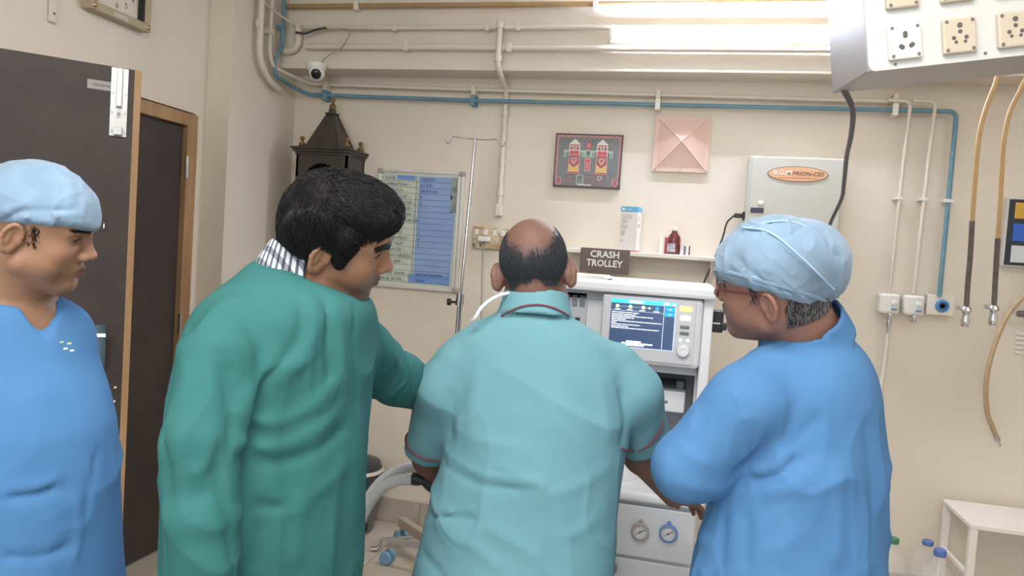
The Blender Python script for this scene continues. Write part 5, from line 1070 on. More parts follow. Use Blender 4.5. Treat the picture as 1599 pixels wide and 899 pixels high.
# ================================================================== centre man, seen from behind
def person_centre():
    hC = Head(at(834, 431, 1.80), head_R(6, -12, -7), 1.06)
    psi = 6
    rows = [row(y, l, r_, d, q, psi) for y, l, r_, d, q in ((480, 793, 877, 1.80, 1.12), (494, 772, 896, 1.80, 1.02), (510, 738, 930, 1.80, 0.70), (532, 706, 962, 1.80, 0.57), (570, 690, 984, 1.80, 0.54), (640, 692, 984, 1.79, 0.60), (720, 690, 972, 1.78, 0.64), (800, 668, 960, 1.77, 0.62), (899, 645, 951, 1.76, 0.60), (985, 634, 950, 1.76, 0.58))]
    base = V(at(800, 899, 1.78)[0], at(800, 899, 1.78)[1], 0)
    per = thing('person', 'man in a turquoise short-sleeved shirt standing with his back to us', 'person', base)
    m_sh = fabric('turquoise_cloth', (108, 153, 163), (102, 147, 157)); m_pip = mat('maroon_piping', (120, 62, 72), 0.7)
    S = SDF(); build_head(S, hC, 1.03, 0.004, 0.62)
    nb = at(835, 512, 1.83)
    S.rc(hC.w(0, -0.010, -0.035), nb, 0.055, 0.060, 0.02); S.rc(hC.w(0, -0.030, -0.040), nb, 0.036, 0.046, 0.02)
    S.loft(inset(rows[3:], 0.026), 0.02)
    sl, el, wl = at(702, 590, 1.80), at(672, 715, 1.90), at(705, 772, 2.10)
    sr_, er, wr = at(972, 590, 1.80), at(1002, 712, 1.92), at(1052, 776, 2.09)
    for a, b, c in ((sl, el, wl), (sr_, er, wr)): S.chain([a, b], [0.058, 0.043], 0.03); S.chain([b, c], [0.043, 0.029], 0.02)
    hand(S, wr, nrm(at(1094, 785, 2.16)-wr), V(0, 0, -1), CF*0.2-CR, 0.22); hand(S, wl, nrm(at(735, 775, 2.2)-wl), V(0, 0, -1), CR, 0.45)
    T0 = SDF(); legs(per, base, heading(psi), 0.82, mat('trouser_grey', (88, 96, 104), 0.85), m_shoe, S)
    # hair: horseshoe round a bald crown
    def hairmask(L):
        x, y, z = L[:, 0], L[:, 1], L[:, 2]; a = np.arctan2(np.abs(x), -y)            # 0 at the back of the head
        top = 0.050+0.070*np.clip(a-0.15, 0, 1.0)**0.9; low = -0.026-0.006*np.clip(a/0.7, 0, 1)+0.060*np.clip((a-0.95)/0.5, 0, 1)
        wob = 0.004*np.sin(x*160)+0.003*np.sin(x*77+1)
        return np.clip((top+wob-z)/0.034, 0, 1)*np.clip((z-low-wob)/0.006, 0, 1)*np.clip((0.055-y)/0.02, 0, 1)*(np.abs(L[:, 0]) < 0.079)
    tone = skin_tone(hC, (116, 84, 72), 0.3, scalp=lambda L: hairmask(L)*0.9*(np.abs(L) < .13).all(1))
    lo, hi = bbox(S); hb = (hC.O-V(.125, .145, .155), hC.O+V(.125, .145, .16))
    rb = (np.minimum(er, wr)-V(.06, .07, .10), np.maximum(er, wr)+V(.20, .16, .08)); lb_ = (np.minimum(el, wl)-V(.06, .07, .10), np.maximum(el, wl)+V(.17, .2, .08))
    obj_from('body', fine_parts(S, [(hb[0], hb[1], 0.0026), (rb[0], rb[1], 0.0036), (lb_[0], lb_[1], 0.0045)], lo, hi, 0.016), mat('skin_c', (150, 106, 88), 0.62, attr='tone', bump=0.08, bscale=350, sss=0.05, var=0.08, vscale=40), per, tone)
    # cropped hair
    g = np.random.default_rng(5); n = 26000; D = g.normal(0, 1, (n, 3)); D /= np.linalg.norm(D, axis=1, keepdims=True)
    P = hC.O+(np.array([0, -0.004, 0.03])+D*0.10)@hC.R.T; Hs = SDF(); build_head(Hs, hC, 1.03, 0.004, 0.62); Hs.rc(hC.w(0, -0.010, -0.035), nb, 0.055, 0.060, 0.02); Hs.rc(hC.w(0, -0.030, -0.040), nb, 0.036, 0.046, 0.02)
    for _ in range(4): P = P-Hs.grad(P)*Hs.ev(P)[:, None]
    m = hairmask(hC.loc(P)); k = g.uniform(0, 1, n) < m**2; k &= ~((np.abs(hC.loc(P)[:, 0]) > 0.074) & (hC.loc(P)[:, 2] < 0.03)); P = P[k][:9000]
    flow = lambda Q: (lambda L: (np.column_stack([L[:, 0]*0.4, -L[:, 1]*0.2, -np.full(len(L), 0.10)]))@hC.R.T)(hC.loc(Q))
    obj_from('hair', [strands(Hs, P, lambda Q: flow(Q)*8, 4, 0.0026, 0.0006, 0.0016, 0.25, 0.0006)], mat('hair_grey_black', (56, 60, 66), 0.6), per)
    # shirt
    C = SDF(); C.loft(rows, 0.02)
    axl = nrm(el-sl); axr = nrm(er-sr_); hml = at(668, 703, 1.885); hmr = at(1004, 684, 1.885)
    C.chain([at(712, 572, 1.80), at(694, 610, 1.80), hml], [0.058, 0.068, 0.058], 0.03); C.chain([at(962, 572, 1.80), at(982, 612, 1.80), hmr], [0.058, 0.072, 0.066], 0.03)
    dl, dr_ = nrm(hml-at(694, 610, 1.80)), nrm(hmr-at(982, 612, 1.80))
    # cut the sleeve ends square and hollow
    for hm, dd, rr in ((hml, dl, 0.056), (hmr, dr_, 0.062)): C.hemcut(hm+dd*0.004, dd, 0.10, 0.09); C.rc(hm-dd*0.02, hm+dd*0.1, rr-0.012, rr-0.008, 0.004, -1)
    nb2 = at(835, 494, 1.825)
    upc = nrm(hC.w(0, -0.03, -0.03)-nb2)
    C.shell_ring(at(836, 475, 1.797), nrm(Z_+CF*0.16), 0.078, 0.084, 0.030, 0.0055, CR, 0.008, -0.10)
    C.rc(at(835, 486, 1.835), hC.w(0, -0.03, 0.0), 0.060, 0.064, 0.006, -1)
    fold_px(C, [([(700, 600), (704, 640), (698, 690)], -0.006, 0.016), ([(968, 600), (975, 650), (972, 700)], -0.006, 0.016), ([(694, 700), (740, 735), (800, 748), (848, 752)], 0.0035, 0.010), ([(690, 722), (745, 755), (820, 765)], -0.003, 0.012),
                ([(668, 806), (720, 808), (748, 812)], -0.006, 0.010), ([(664, 800), (700, 799), (735, 800)], 0.004, 0.010), ([(690, 812), (740, 850), (790, 899)], 0.003, 0.02), ([(745, 815), (800, 845), (850, 880)], 0.003, 0.02), ([(755, 570), (738, 620), (735, 680)], 0.003, 0.02), ([(930, 580), (945, 640), (950, 700)], 0.003, 0.02),
                ([(700, 660), (760, 690), (820, 700)], 0.0025, 0.018), ([(960, 720), (900, 760), (850, 770)], 0.0025, 0.018), ([(655, 860), (680, 890), (700, 930)], -0.004, 0.015), ([(940, 800), (900, 830), (860, 840)], 0.0025, 0.018)])
    lo, hi = bbox(C, 0.03); obj_from('shirt', [drape(*C.mesh(lo, hi, 0.005), 0.008, 6, 5, 0.5, 1.0, lambda P: np.clip((1.34-P[:, 2])/0.2, 0.15, 1))], m_sh, per); Co = SDF(); Co.ops = [o for o in C.ops if o[0] > 0]
    HL = hml-dl*0.024
    for hm, dd, ref in ((HL, dl, CR),):
        MB().tube(ring_on(Co, hm, dd, ref, 48, r0=0.084 if hm is HL else 0.105, out=0.0026)[:-1], 0.0024, 6, closed=True).build('sleeve_piping', m_pip, per, smooth=True)
    sp = [q for q in (C.hit(x, y) for x, y in ((970, 699), (978, 702), (988, 703), (998, 702), (1008, 697), (1017, 689), (1025, 679), (1031, 668), (1035, 657))) if abs(C.ev(q[None])[0]) < 0.004]
    MB().tube(spline([q-FW*0.0085 for q in sp], 3), 0.0026, 6).build('sleeve_piping', m_pip, per, smooth=True)
    # collar piping: where the collar meets the yoke
    cp = [C.hit(x, 475.5+0.0063*(x-836)**2)-FW*0.0035 for x in np.linspace(783, 889, 17)]
    MB().tube(spline(cp, 3), 0.0022, 6).build('collar_piping', m_pip, per, smooth=True)
    st = [at(736, 502, 1.74), at(742, 496, 1.72), at(752, 480, 1.72), at(768, 467, 1.735), at(783, 460, 1.745), at(796, 458, 1.758), at(806, 462, 1.775)]
    MB().tube(spline(st, 6), 0.0042, 8).build('neck_strap', mat('strap_white', (222, 224, 226), 0.5), per, smooth=True)

# ================================================================== young man in the green gown
def person_green():
    h = Head(at(521.7, 372.8, 1.424), head_R(79.8, -15.9, 30), 1.0)
    psi = 108
    rows = [row(y, l, r_, d, q, psi) for y, l, r_, d, q in ((406, 400, 470, 1.43, 0.95), (422, 388, 512, 1.43, 0.95), (440, 372, 552, 1.43, 0.85), (458, 350, 575, 1.43, 0.80), (480, 330, 583, 1.43, 0.74), (520, 314, 576, 1.425, 0.70), (560, 308, 571, 1.42, 0.68), (600, 300, 567, 1.42, 0.68), (700, 292, 563, 1.41, 0.70), (800, 286, 556, 1.40, 0.72), (899, 280, 548, 1.40, 0.74), (1040, 272, 542, 1.40, 0.76), (1250, 258, 530, 1.40, 0.76))]
    base = V(at(430, 1100, 1.40)[0], at(430, 1100, 1.40)[1], 0)
    per = thing('person', 'young man with thick black hair in a green gown, leaning to look right', 'person', base)
    S = SDF(); build_head(S, h, 0.98)
    nb = at(455, 452, 1.43); S.rc(h.w(0, -0.020, -0.035), nb, 0.056, 0.062, 0.03); S.rc(h.w(0, -0.05, -0.04), nb, 0.042, 0.055, 0.03)
    S.loft(inset(rows, 0.03), 0.03)
    sn, en, wn = at(370, 530, 1.28), at(314, 700, 1.16), at(318, 915, 1.15)
    sf, ef, wf = at(545, 525, 1.58), at(622, 594, 1.77), at(698, 606, 2.05)
    for a, b, c in ((sn, en, wn), (sf, ef, wf)): S.chain([a, b, c], [0.036, 0.034, 0.028], 0.02)
    hand(S, wn, V(0, 0, -1)+CR*0.15, CF*0.3-CR*-0.2, CR, 0.3); hand(S, wf, nrm(wf-ef)+V(0, 0, -.1), V(0, 0, -1), -CR, 0.4)
    legs(per, base, heading(psi-10), 0.80, mat('trouser_navy', (60, 66, 84), 0.85), m_shoe, S)
    tone = skin_tone(h, (160, 117, 91), 0.42)
    lo, hi = bbox(S); hb = (h.O-V(.155, .155, .165), h.O+V(.155, .155, .155))
    obj_from('body', fine_parts(S, [(hb[0], hb[1], 0.0025), (wn-V(.1, .1, .22), wn+V(.1, .1, .02), 0.005)], lo, hi, 0.016), mat('skin_y', (186, 132, 98), 0.48, attr='tone', bump=0.08, bscale=350, sss=0.05, var=0.06, vscale=40), per, tone)
    eyes(per, h, (0.15, 1, -0.1)); brows(per, h, S, m_hairk, 420, 0.0085, 11)
    # thick hair
    Hr = SDF(); hs_, h.sc = h.sc, 0.95
    h.ell(Hr, (0, -0.006, 0.052), (0.081, 0.099, 0.086), 0.02); h.ell(Hr, (0, 0.046, 0.092), (0.062, 0.056, 0.040), 0.03); h.ell(Hr, (0.012, 0.080, 0.096), (0.048, 0.026, 0.020), 0.02)
    h.ell(Hr, (0, -0.056, 0.012), (0.070, 0.048, 0.062), 0.03); h.ell(Hr, (0, -0.064, -0.036), (0.050, 0.028, 0.030), 0.02)
    for s in (-1, 1): h.rc(Hr, (s*0.072, 0.030, 0.055), (s*0.0735, 0.027, -0.004), 0.017, 0.006, 0.012); h.ell(Hr, (s*0.076, -0.040, 0.038), (0.015, 0.045, 0.045), 0.02)
    h.ell(Hr, (0, 0.140, 0.020), (0.088, 0.092, 0.076), 0.005, -1)
    for s in (-1, 1): h.ell(Hr, (s*0.088, -0.006, -0.004), (0.024, 0.023, 0.037), 0.005, -1)
    h.sc = hs_; lo2, hi2 = bbox(Hr, 0.01)
    ph = rng.uniform(0, 6.28, 24); dirs = rng.normal(0, 1, (24, 3)); dirs /= np.linalg.norm(dirs, axis=1, keepdims=True); fr = rng.uniform(60, 170, 24)
    vt, q = Hr.mesh(lo2, hi2, 0.0032); L = h.loc(vt); nv = Hr.grad(vt); bmp = sum(np.sin(L@(dirs[i]*fr[i])+ph[i]) for i in range(24))/24
    parts = [(vt+nv*(bmp*0.003)[:, None], q)]
    g = np.random.default_rng(8); pick = vt[g.integers(0, len(vt), 11000)]
    def flow(Q):
        L = h.loc(Q); wv = V(-0.045, -0.085, 0.125); d = L-wv; f = d.copy(); f[:, 1] += 0.05*np.sign(L[:, 1]+0.03)*(L[:, 2] > 0.06)+0.03*(L[:, 1] > 0); f[:, 2] -= 0.02
        sw = np.sin(L[:, 0]*70+L[:, 1]*45)*0.03+np.sin(L[:, 2]*90+L[:, 1]*60)*0.03; f[:, 0] += sw; f[:, 2] += sw*0.5
        return (f/np.linalg.norm(f, axis=1, keepdims=True))@h.R.T
    parts.append(strands(Hr, pick, flow, 8, 0.0062, 0.0010, 0.0045, 0.22, 0.002, 9))
    tp = pick[(h.loc(pick)[:, 2] > 0.10) | (h.loc(pick)[:, 1] > 0.07) | (h.loc(pick)[:, 1] < -0.09)][:2600]; parts.append(strands(Hr, tp, flow, 7, 0.0060, 0.0009, 0.003, 0.65, 0.007, 12))
    obj_from('hair', parts, m_hairk, per)
    # gown
    C = SDF(); C.loft(rows, 0.03)
    C.chain([at(370, 512, 1.28), at(343, 560, 1.22), at(313, 690, 1.16), at(316, 800, 1.15), at(318, 905, 1.15)], [0.056, 0.058, 0.0535, 0.050, 0.046], 0.012)
    C.chain([at(540, 515, 1.54), at(568, 548, 1.62), at(618, 592, 1.77), at(662, 606, 1.96), at(696, 606, 2.08)], [0.060, 0.060, 0.062, 0.055, 0.050], 0.025)
    C.rc(at(462, 440, 1.43), h.w(0, -0.02, 0.02), 0.058, 0.074, 0.008, -1); C.rc(at(490, 440, 1.40), h.w(0.02, 0.05, -0.03), 0.040, 0.075, 0.010, -1)
    fold_px(C, [([(350, 560), (362, 620), (360, 680), (345, 730)], -0.012, 0.014), ([(345, 740), (358, 800), (366, 899)], -0.010, 0.012), ([(480, 462), (488, 520), (470, 560), (440, 585)], 0.006, 0.012), ([(468, 470), (470, 520), (440, 565), (400, 600)], -0.005, 0.012), ([(520, 466), (530, 540), (536, 620)], 0.007, 0.012), ([(505, 466), (512, 540), (515, 600)], -0.006, 0.010), ([(548, 468), (552, 540), (556, 640)], -0.006, 0.010),
                ([(380, 650), (430, 660), (490, 630), (525, 590)], 0.006, 0.014), ([(368, 690), (420, 700), (480, 680), (530, 640)], 0.005, 0.014), ([(372, 712), (430, 722), (490, 705), (540, 665)], -0.005, 0.012), ([(366, 785), (410, 790), (450, 792)], -0.004, 0.010), ([(450, 790), (500, 760), (545, 720)], 0.004, 0.016), ([(375, 640), (400, 590), (430, 560)], 0.005, 0.014),
                ([(300, 505), (292, 520), (286, 545)], 0.005, 0.012), ([(300, 560), (290, 640), (276, 700)], 0.003, 0.014), ([(262, 660), (262, 720), (266, 790)], -0.004, 0.010), ([(335, 720), (310, 735), (285, 735)], 0.004, 0.012), ([(340, 755), (320, 770), (290, 775)], -0.003, 0.012), ([(590, 520), (600, 560), (590, 600)], -0.005, 0.012), ([(610, 545), (628, 585), (620, 630)], 0.004, 0.012),
                ([(480, 720), (470, 800), (460, 899)], 0.004, 0.022), ([(530, 700), (520, 800), (505, 899)], 0.004, 0.020), ([(410, 800), (405, 850), (400, 899)], -0.004, 0.018), ([(360, 470), (330, 490), (310, 520)], 0.004, 0.012)])
    lo, hi = bbox(C, 0.02); obj_from('gown', [drape(*C.mesh(lo, hi, 0.005), 0.013, 8, 3, 0.3, 3.0, lambda P: np.clip((1.42-P[:, 2])/0.15, 0.2, 1))], fabric('green_cloth', (54, 108, 107), (48, 100, 99)), per)
    # checked collar under the gown
    K = SDF(); ax = nrm(h.w(0, -0.03, -0.03)-nb); cc = nb+ax*0.038-CR*0.004
    K.shell_ring(cc, ax, 0.074, 0.074, 0.036, 0.004, CR, 0.004, -0.06); K.half(cc+heading(88)*0.030, heading(88)); lo, hi = bbox(K); 
    mk = bpy.data.materials.new('checked_cloth'); mk.use_nodes = True; nt = mk.node_tree; p = nt.nodes['Principled BSDF']; p.inputs['Roughness'].default_value = 0.8
    tc = nt.nodes.new('ShaderNodeTexCoord'); mul = None
    for dct, sc_, in (('X', 26), ('DIAGONAL', 15)):
        wv = nt.nodes.new('ShaderNodeTexWave'); wv.bands_direction = dct; wv.inputs['Scale'].default_value = sc_; nt.links.new(tc.outputs['Object'], wv.inputs[0])
        rp = nt.nodes.new('ShaderNodeValToRGB'); rp.color_ramp.interpolation = 'CONSTANT'; rp.color_ramp.elements[0].color = (0.12, 0.14, 0.2, 1); rp.color_ramp.elements[1].position = 0.38; rp.color_ramp.elements[1].color = (0.8, 0.8, 0.82, 1); nt.links.new(wv.outputs[1], rp.inputs[0])
        if mul is None: mul = rp.outputs[0]
        else:
            mx = nt.nodes.new('ShaderNodeMix'); mx.data_type = 'RGBA'; mx.blend_type = 'MULTIPLY'; mx.inputs['Factor'].default_value = 0.8; nt.links.new(mul, mx.inputs['A']); nt.links.new(rp.outputs[0], mx.inputs['B']); nt.links.new(mx.outputs['Result'], p.inputs['Base Color'])
    tag(obj_from('shirt_collar', [K.mesh(lo, hi, 0.0035)], mk, per), 'checked shirt collar')

# ================================================================== man on the right: blue gown, cap, glasses
def person_blue():
    h = Head(at(1208.2, 449, 1.452), head_R(-60, -1, -28), 0.955)
    psi = -48
    rows = [row(y, l, r_, d, q, psi) for y, l, r_, d, q in ((506, 1232, 1306, 1.50, 0.95), (520, 1210, 1326, 1.50, 0.9), (540, 1188, 1350, 1.50, 0.82), (570, 1165, 1372, 1.50, 0.74), (610, 1152, 1385, 1.50, 0.70), (660, 1142, 1389, 1.50, 0.70), (720, 1126, 1388, 1.50, 0.72), (800, 1098, 1384, 1.50, 0.76), (899, 1070, 1384, 1.50, 0.78), (1020, 1058, 1386, 1.50, 0.78), (1200, 1045, 1380, 1.50, 0.78))]
    base = V(at(1222, 1050, 1.50)[0], at(1222, 1050, 1.50)[1], 0)
    per = thing('person', 'man in a blue gown, blue cap and glasses with folded arms at right', 'person', base)
    S = SDF(); build_head(S, h, 1.03, 0.004)
    nb = at(1262, 530, 1.50); S.rc(h.w(0, -0.020, -0.035), nb, 0.057, 0.066, 0.03); S.rc(h.w(0, -0.05, -0.035), nb, 0.046, 0.060, 0.03)
    S.loft(inset(rows, 0.03), 0.03)
    sn, en, wn = at(1200, 612, 1.45), at(1072, 728, 1.418), at(1190, 735, 1.52)
    sf, ef, wf = at(1300, 615, 1.62), at(1255, 735, 1.80), at(1150, 770, 1.66)
    S.chain([sn, en, wn], [0.036, 0.034, 0.028], 0.02); S.chain([sf, ef, wf], [0.038, 0.034, 0.028], 0.02)
    hand(S, wn, nrm(wn-en), CF, Z_, 0.5); hand(S, wf, nrm(wf-ef), -CF, Z_, 0.5)
    legs(per, base, heading(psi), 0.80, mat('trouser_blue', (74, 124, 176), 0.85), m_shoe, S)
    tone = skin_tone(h, (150, 108, 92), 0.15, scalp=lambda L: 0.75*(np.abs(L) < .14).all(1)*np.clip((-0.034-L[:, 1])/0.01, 0, 1)*np.clip((L[:, 2]+0.036+0.25*(L[:, 1]+0.09))/0.012, 0, 1)); lo, hi = bbox(S); hb = (h.O-V(.155, .155, .16), h.O+V(.165, .155, .155))
    obj_from('body', fine_parts(S, [(hb[0], hb[1], 0.0026)], lo, hi, 0.016), mat('skin_r', (158, 112, 94), 0.48, attr='tone', bump=0.08, bscale=350, sss=0.05, var=0.06, vscale=40), per, tone)
    eyes(per, h, (-0.1, 1, -0.2)); brows(per, h, S, mat('hair_greyer', (70, 66, 66), 0.5), 120, 0.004, 12)
    # cap
    m_cap_ = mat('cap_blue_cloth', (128, 154, 178), 0.75, rgb2=(110, 130, 147), vscale=7, bump=0.1, bscale=500, sheen=0.2, spec=0.3, trans=0.0)
    K = SDF(); h.ell(K, (0, -0.004, 0.042), (0.083, 0.106, 0.099), 0.02); K.ell(at(1206, 412, 1.455), V(0.098, 0.098, 0.092), None, 0.02); K.ell(at(1258, 408, 1.455), V(0.078, 0.100, 0.080), None, 0.03); K.ell(at(1180, 418, 1.45), V(0.070, 0.080, 0.056), None, 0.03)
    K.ell(at(1282, 435, 1.46), V(0.040, 0.070, 0.040), None, 0.02)
    # lower edge: above brow and ears, round the back of the head
    p0, p1, p2 = at(1124, 437, 1.45), at(1262, 478, 1.45), at(1200, 461, 1.50)
    n_ = nrm(np.cross(p1-p0, CF)); n_ = -n_ if n_[2] > 0 else n_; K.half(p0, n_, 0.012)
    fold_px(K, [([(1128, 372), (1160, 355), (1200, 362), (1240, 392), (1275, 425), (1302, 452)], 0.007, 0.009), ([(1170, 356), (1205, 346), (1250, 350), (1290, 385)], 0.0045, 0.007), ([(1205, 362), (1228, 370), (1258, 352)], -0.005, 0.007), ([(1140, 410), (1175, 438), (1215, 455), (1260, 470)], 0.004, 0.007), ([(1150, 400), (1195, 440), (1240, 462)], -0.003, 0.007), ([(1290, 380), (1300, 395), (1312, 402)], -0.006, 0.006), ([(1185, 430), (1230, 450), (1258, 468)], 0.003, 0.006), ([(1180, 345), (1215, 352), (1245, 362)], -0.003, 0.006)], 1.0, 0.7)
    lo, hi = bbox(K, 0.01); cp = obj_from('cap', [drape(*K.mesh(lo, hi, 0.0028), 0.005, 22, 14, 0.8, 2.0)], m_cap_, per)
    for px in ([(1128, 372), (1160, 355), (1200, 362), (1240, 392), (1275, 425), (1302, 452)], [(1170, 356), (1205, 346), (1250, 350), (1290, 385)], [(1160, 420), (1195, 442), (1230, 458), (1262, 472)]):
        hp_ = [q for q in (K.hit(*p) for p in px) if abs(K.ev(q[None])[0]) < 0.004]; MB().tube(spline([q-FW*0.001 for q in hp_], 6), 0.0022, 6).build('pleat', mat('cap_pleat', (152, 184, 214), 0.7), cp, smooth=True)
    eb = ring_on(K, at(1215, 455, 1.475)+n_*-0.005, -n_, CR, 60, out=0.0)[:-1]; MB().tube(eb, 0.0042, 6, closed=True).build('elastic_edge', m_cap_, cp, smooth=True)
    # greying hair below the cap
    Hs = SDF(); build_head(Hs, h, 1.03, 0.004); Hs.rc(h.w(0, -0.020, -0.035), nb, 0.057, 0.066, 0.03); Hs.rc(h.w(0, -0.05, -0.035), nb, 0.046, 0.060, 0.03)
    g = np.random.default_rng(6); D = g.normal(0, 1, (46000, 3)); D /= np.linalg.norm(D, axis=1, keepdims=True); P = h.O+(np.array([0, -0.01, 0.02])+D*0.1)@h.R.T
    for _ in range(4): P = P-Hs.grad(P)*Hs.ev(P)[:, None]
    L = h.loc(P); ok = ((L[:, 1] < -0.036) & (L[:, 2] > -0.034-0.25*(L[:, 1]+0.09)) & (L[:, 2] < 0.05)) | ((np.abs(L[:, 1]-0.024) < 0.006) & (L[:, 2] > 0.004) & (np.abs(L[:, 0]) > 0.05)); P = P[ok & (np.abs(L[:, 0]) < 0.078)]
    flow = lambda Q: (lambda L: np.column_stack([L[:, 0]*0.2, -L[:, 1]*0.1-0.03, -np.full(len(L), 0.12)]))(h.loc(Q))@h.R.T*8
    k = g.uniform(0, 1, len(P)) < 0.60; 
    hr = obj_from('hair', [strands(Hs, P[k][:6000], flow, 5, 0.0030, 0.0005, 0.002, 0.3, 0.001, 2)], mat('hair_dark_grey', (52, 48, 48), 0.5), per)
    obj_from('grey_strands', [strands(Hs, P[~k][:2600], flow, 5, 0.0030, 0.00045, 0.0024, 0.3, 0.001, 4)], mat('hair_silver', (140, 136, 136), 0.5), hr)
    # glasses
    m_fr = mat('glasses_maroon', (92, 40, 48), 0.3)
    gl = MB().tube([h.w(-0.084, -0.012, 0.022), h.w(-0.083, 0.0, 0.027), h.w(-0.074, 0.060, 0.026), h.w(-0.066, 0.092, 0.024)], 0.0020, 8).tube([h.w(0.084, -0.012, 0.022), h.w(0.083, 0.0, 0.027), h.w(0.074, 0.060, 0.026), h.w(0.066, 0.092, 0.024)], 0.0020, 8)
    gb = None
    for s in (-1, 1):
        rim = [h.w(s*0.036+0.026*math.cos(a), 0.104-0.006*math.cos(a)*s, 0.013+0.018*math.sin(a)) for a in np.linspace(0, 2*math.pi, 25)[:-1]]; gl.tube(rim, 0.0015, 6, closed=True)
    gl.tube([h.w(-0.011, 0.108, 0.018), h.w(0, 0.112, 0.021), h.w(0.011, 0.108, 0.018)], 0.0014, 6); gb = gl.build('glasses', m_fr, per, smooth=True)
    for s in (-1, 1):
        rim = [h.w(s*0.036+0.0255*math.cos(a), 0.104-0.006*math.cos(a)*s, 0.013+0.0175*math.sin(a)) for a in np.linspace(0, 2*math.pi, 25)[:-1]]
        MB().add(rim, [tuple(range(24))]).build('lens', mat('lens_glass', (240, 244, 246), 0.03, trans=1.0, ior=1.02), gb)
    # gown
    C = SDF(); C.loft(rows, 0.03)
    C.chain([at(1206, 592, 1.44), at(1166, 630, 1.40), at(1070, 728, 1.415)], [0.066, 0.070, 0.058], 0.025); C.chain([at(1068, 730, 1.415), at(1185, 728, 1.46)], [0.060, 0.050], 0.02)
    C.chain([at(1300, 612, 1.60), at(1250, 735, 1.76), at(1180, 755, 1.66)], [0.066, 0.060, 0.05], 0.03)
    axc = nrm(h.w(0, -0.03, -0.03)-nb); C.shell_ring(at(1254, 516, 1.488), nrm(axc+V(0, 0, .2)), 0.084, 0.084, 0.030, 0.005, CR, 0.008, -0.06)
    C.rc(at(1262, 520, 1.50), h.w(0, -0.03, 0.02), 0.064, 0.072, 0.008, -1)
    fold_px(C, [([(1140, 600), (1158, 640), (1164, 700), (1168, 752)], 0.0035, 0.005), ([(1115, 580), (1145, 605), (1160, 640)], -0.003, 0.008), ([(1168, 752), (1200, 745), (1230, 730), (1255, 705)], -0.010, 0.014), ([(1170, 735), (1205, 728), (1245, 700)], 0.008, 0.012), ([(1180, 770), (1230, 760), (1270, 735)], 0.006, 0.016), ([(1175, 740), (1215, 720), (1240, 690), (1290, 640)], -0.004, 0.016),
                ([(1130, 790), (1125, 840), (1120, 899)], -0.006, 0.014), ([(1105, 780), (1100, 840), (1090, 899)], 0.005, 0.014), ([(1230, 790), (1225, 850), (1220, 899)], 0.004, 0.022), ([(1300, 700), (1310, 800), (1305, 899)], 0.004, 0.024), ([(1350, 640), (1360, 740), (1355, 860)], -0.003, 0.024), ([(1060, 690), (1085, 715), (1115, 725)], 0.004, 0.014), ([(1045, 745), (1085, 760), (1130, 765)], 0.003, 0.012), ([(1100, 640), (1090, 680), (1060, 700)], -0.003, 0.014),
                ([(1195, 548), (1240, 530), (1290, 525), (1315, 530)], -0.003, 0.006), ([(1160, 790), (1165, 840), (1160, 899)], -0.004, 0.016)])
    lo, hi = bbox(C, 0.02); obj_from('gown', [drape(*C.mesh(lo, hi, 0.005), 0.012, 7, 3.5, -0.6, 5.0, lambda P: np.clip((1.38-P[:, 2])/0.2, 0.15, 1))], fabric('blue_cloth_right', (80, 125, 170), (74, 118, 163)), per)

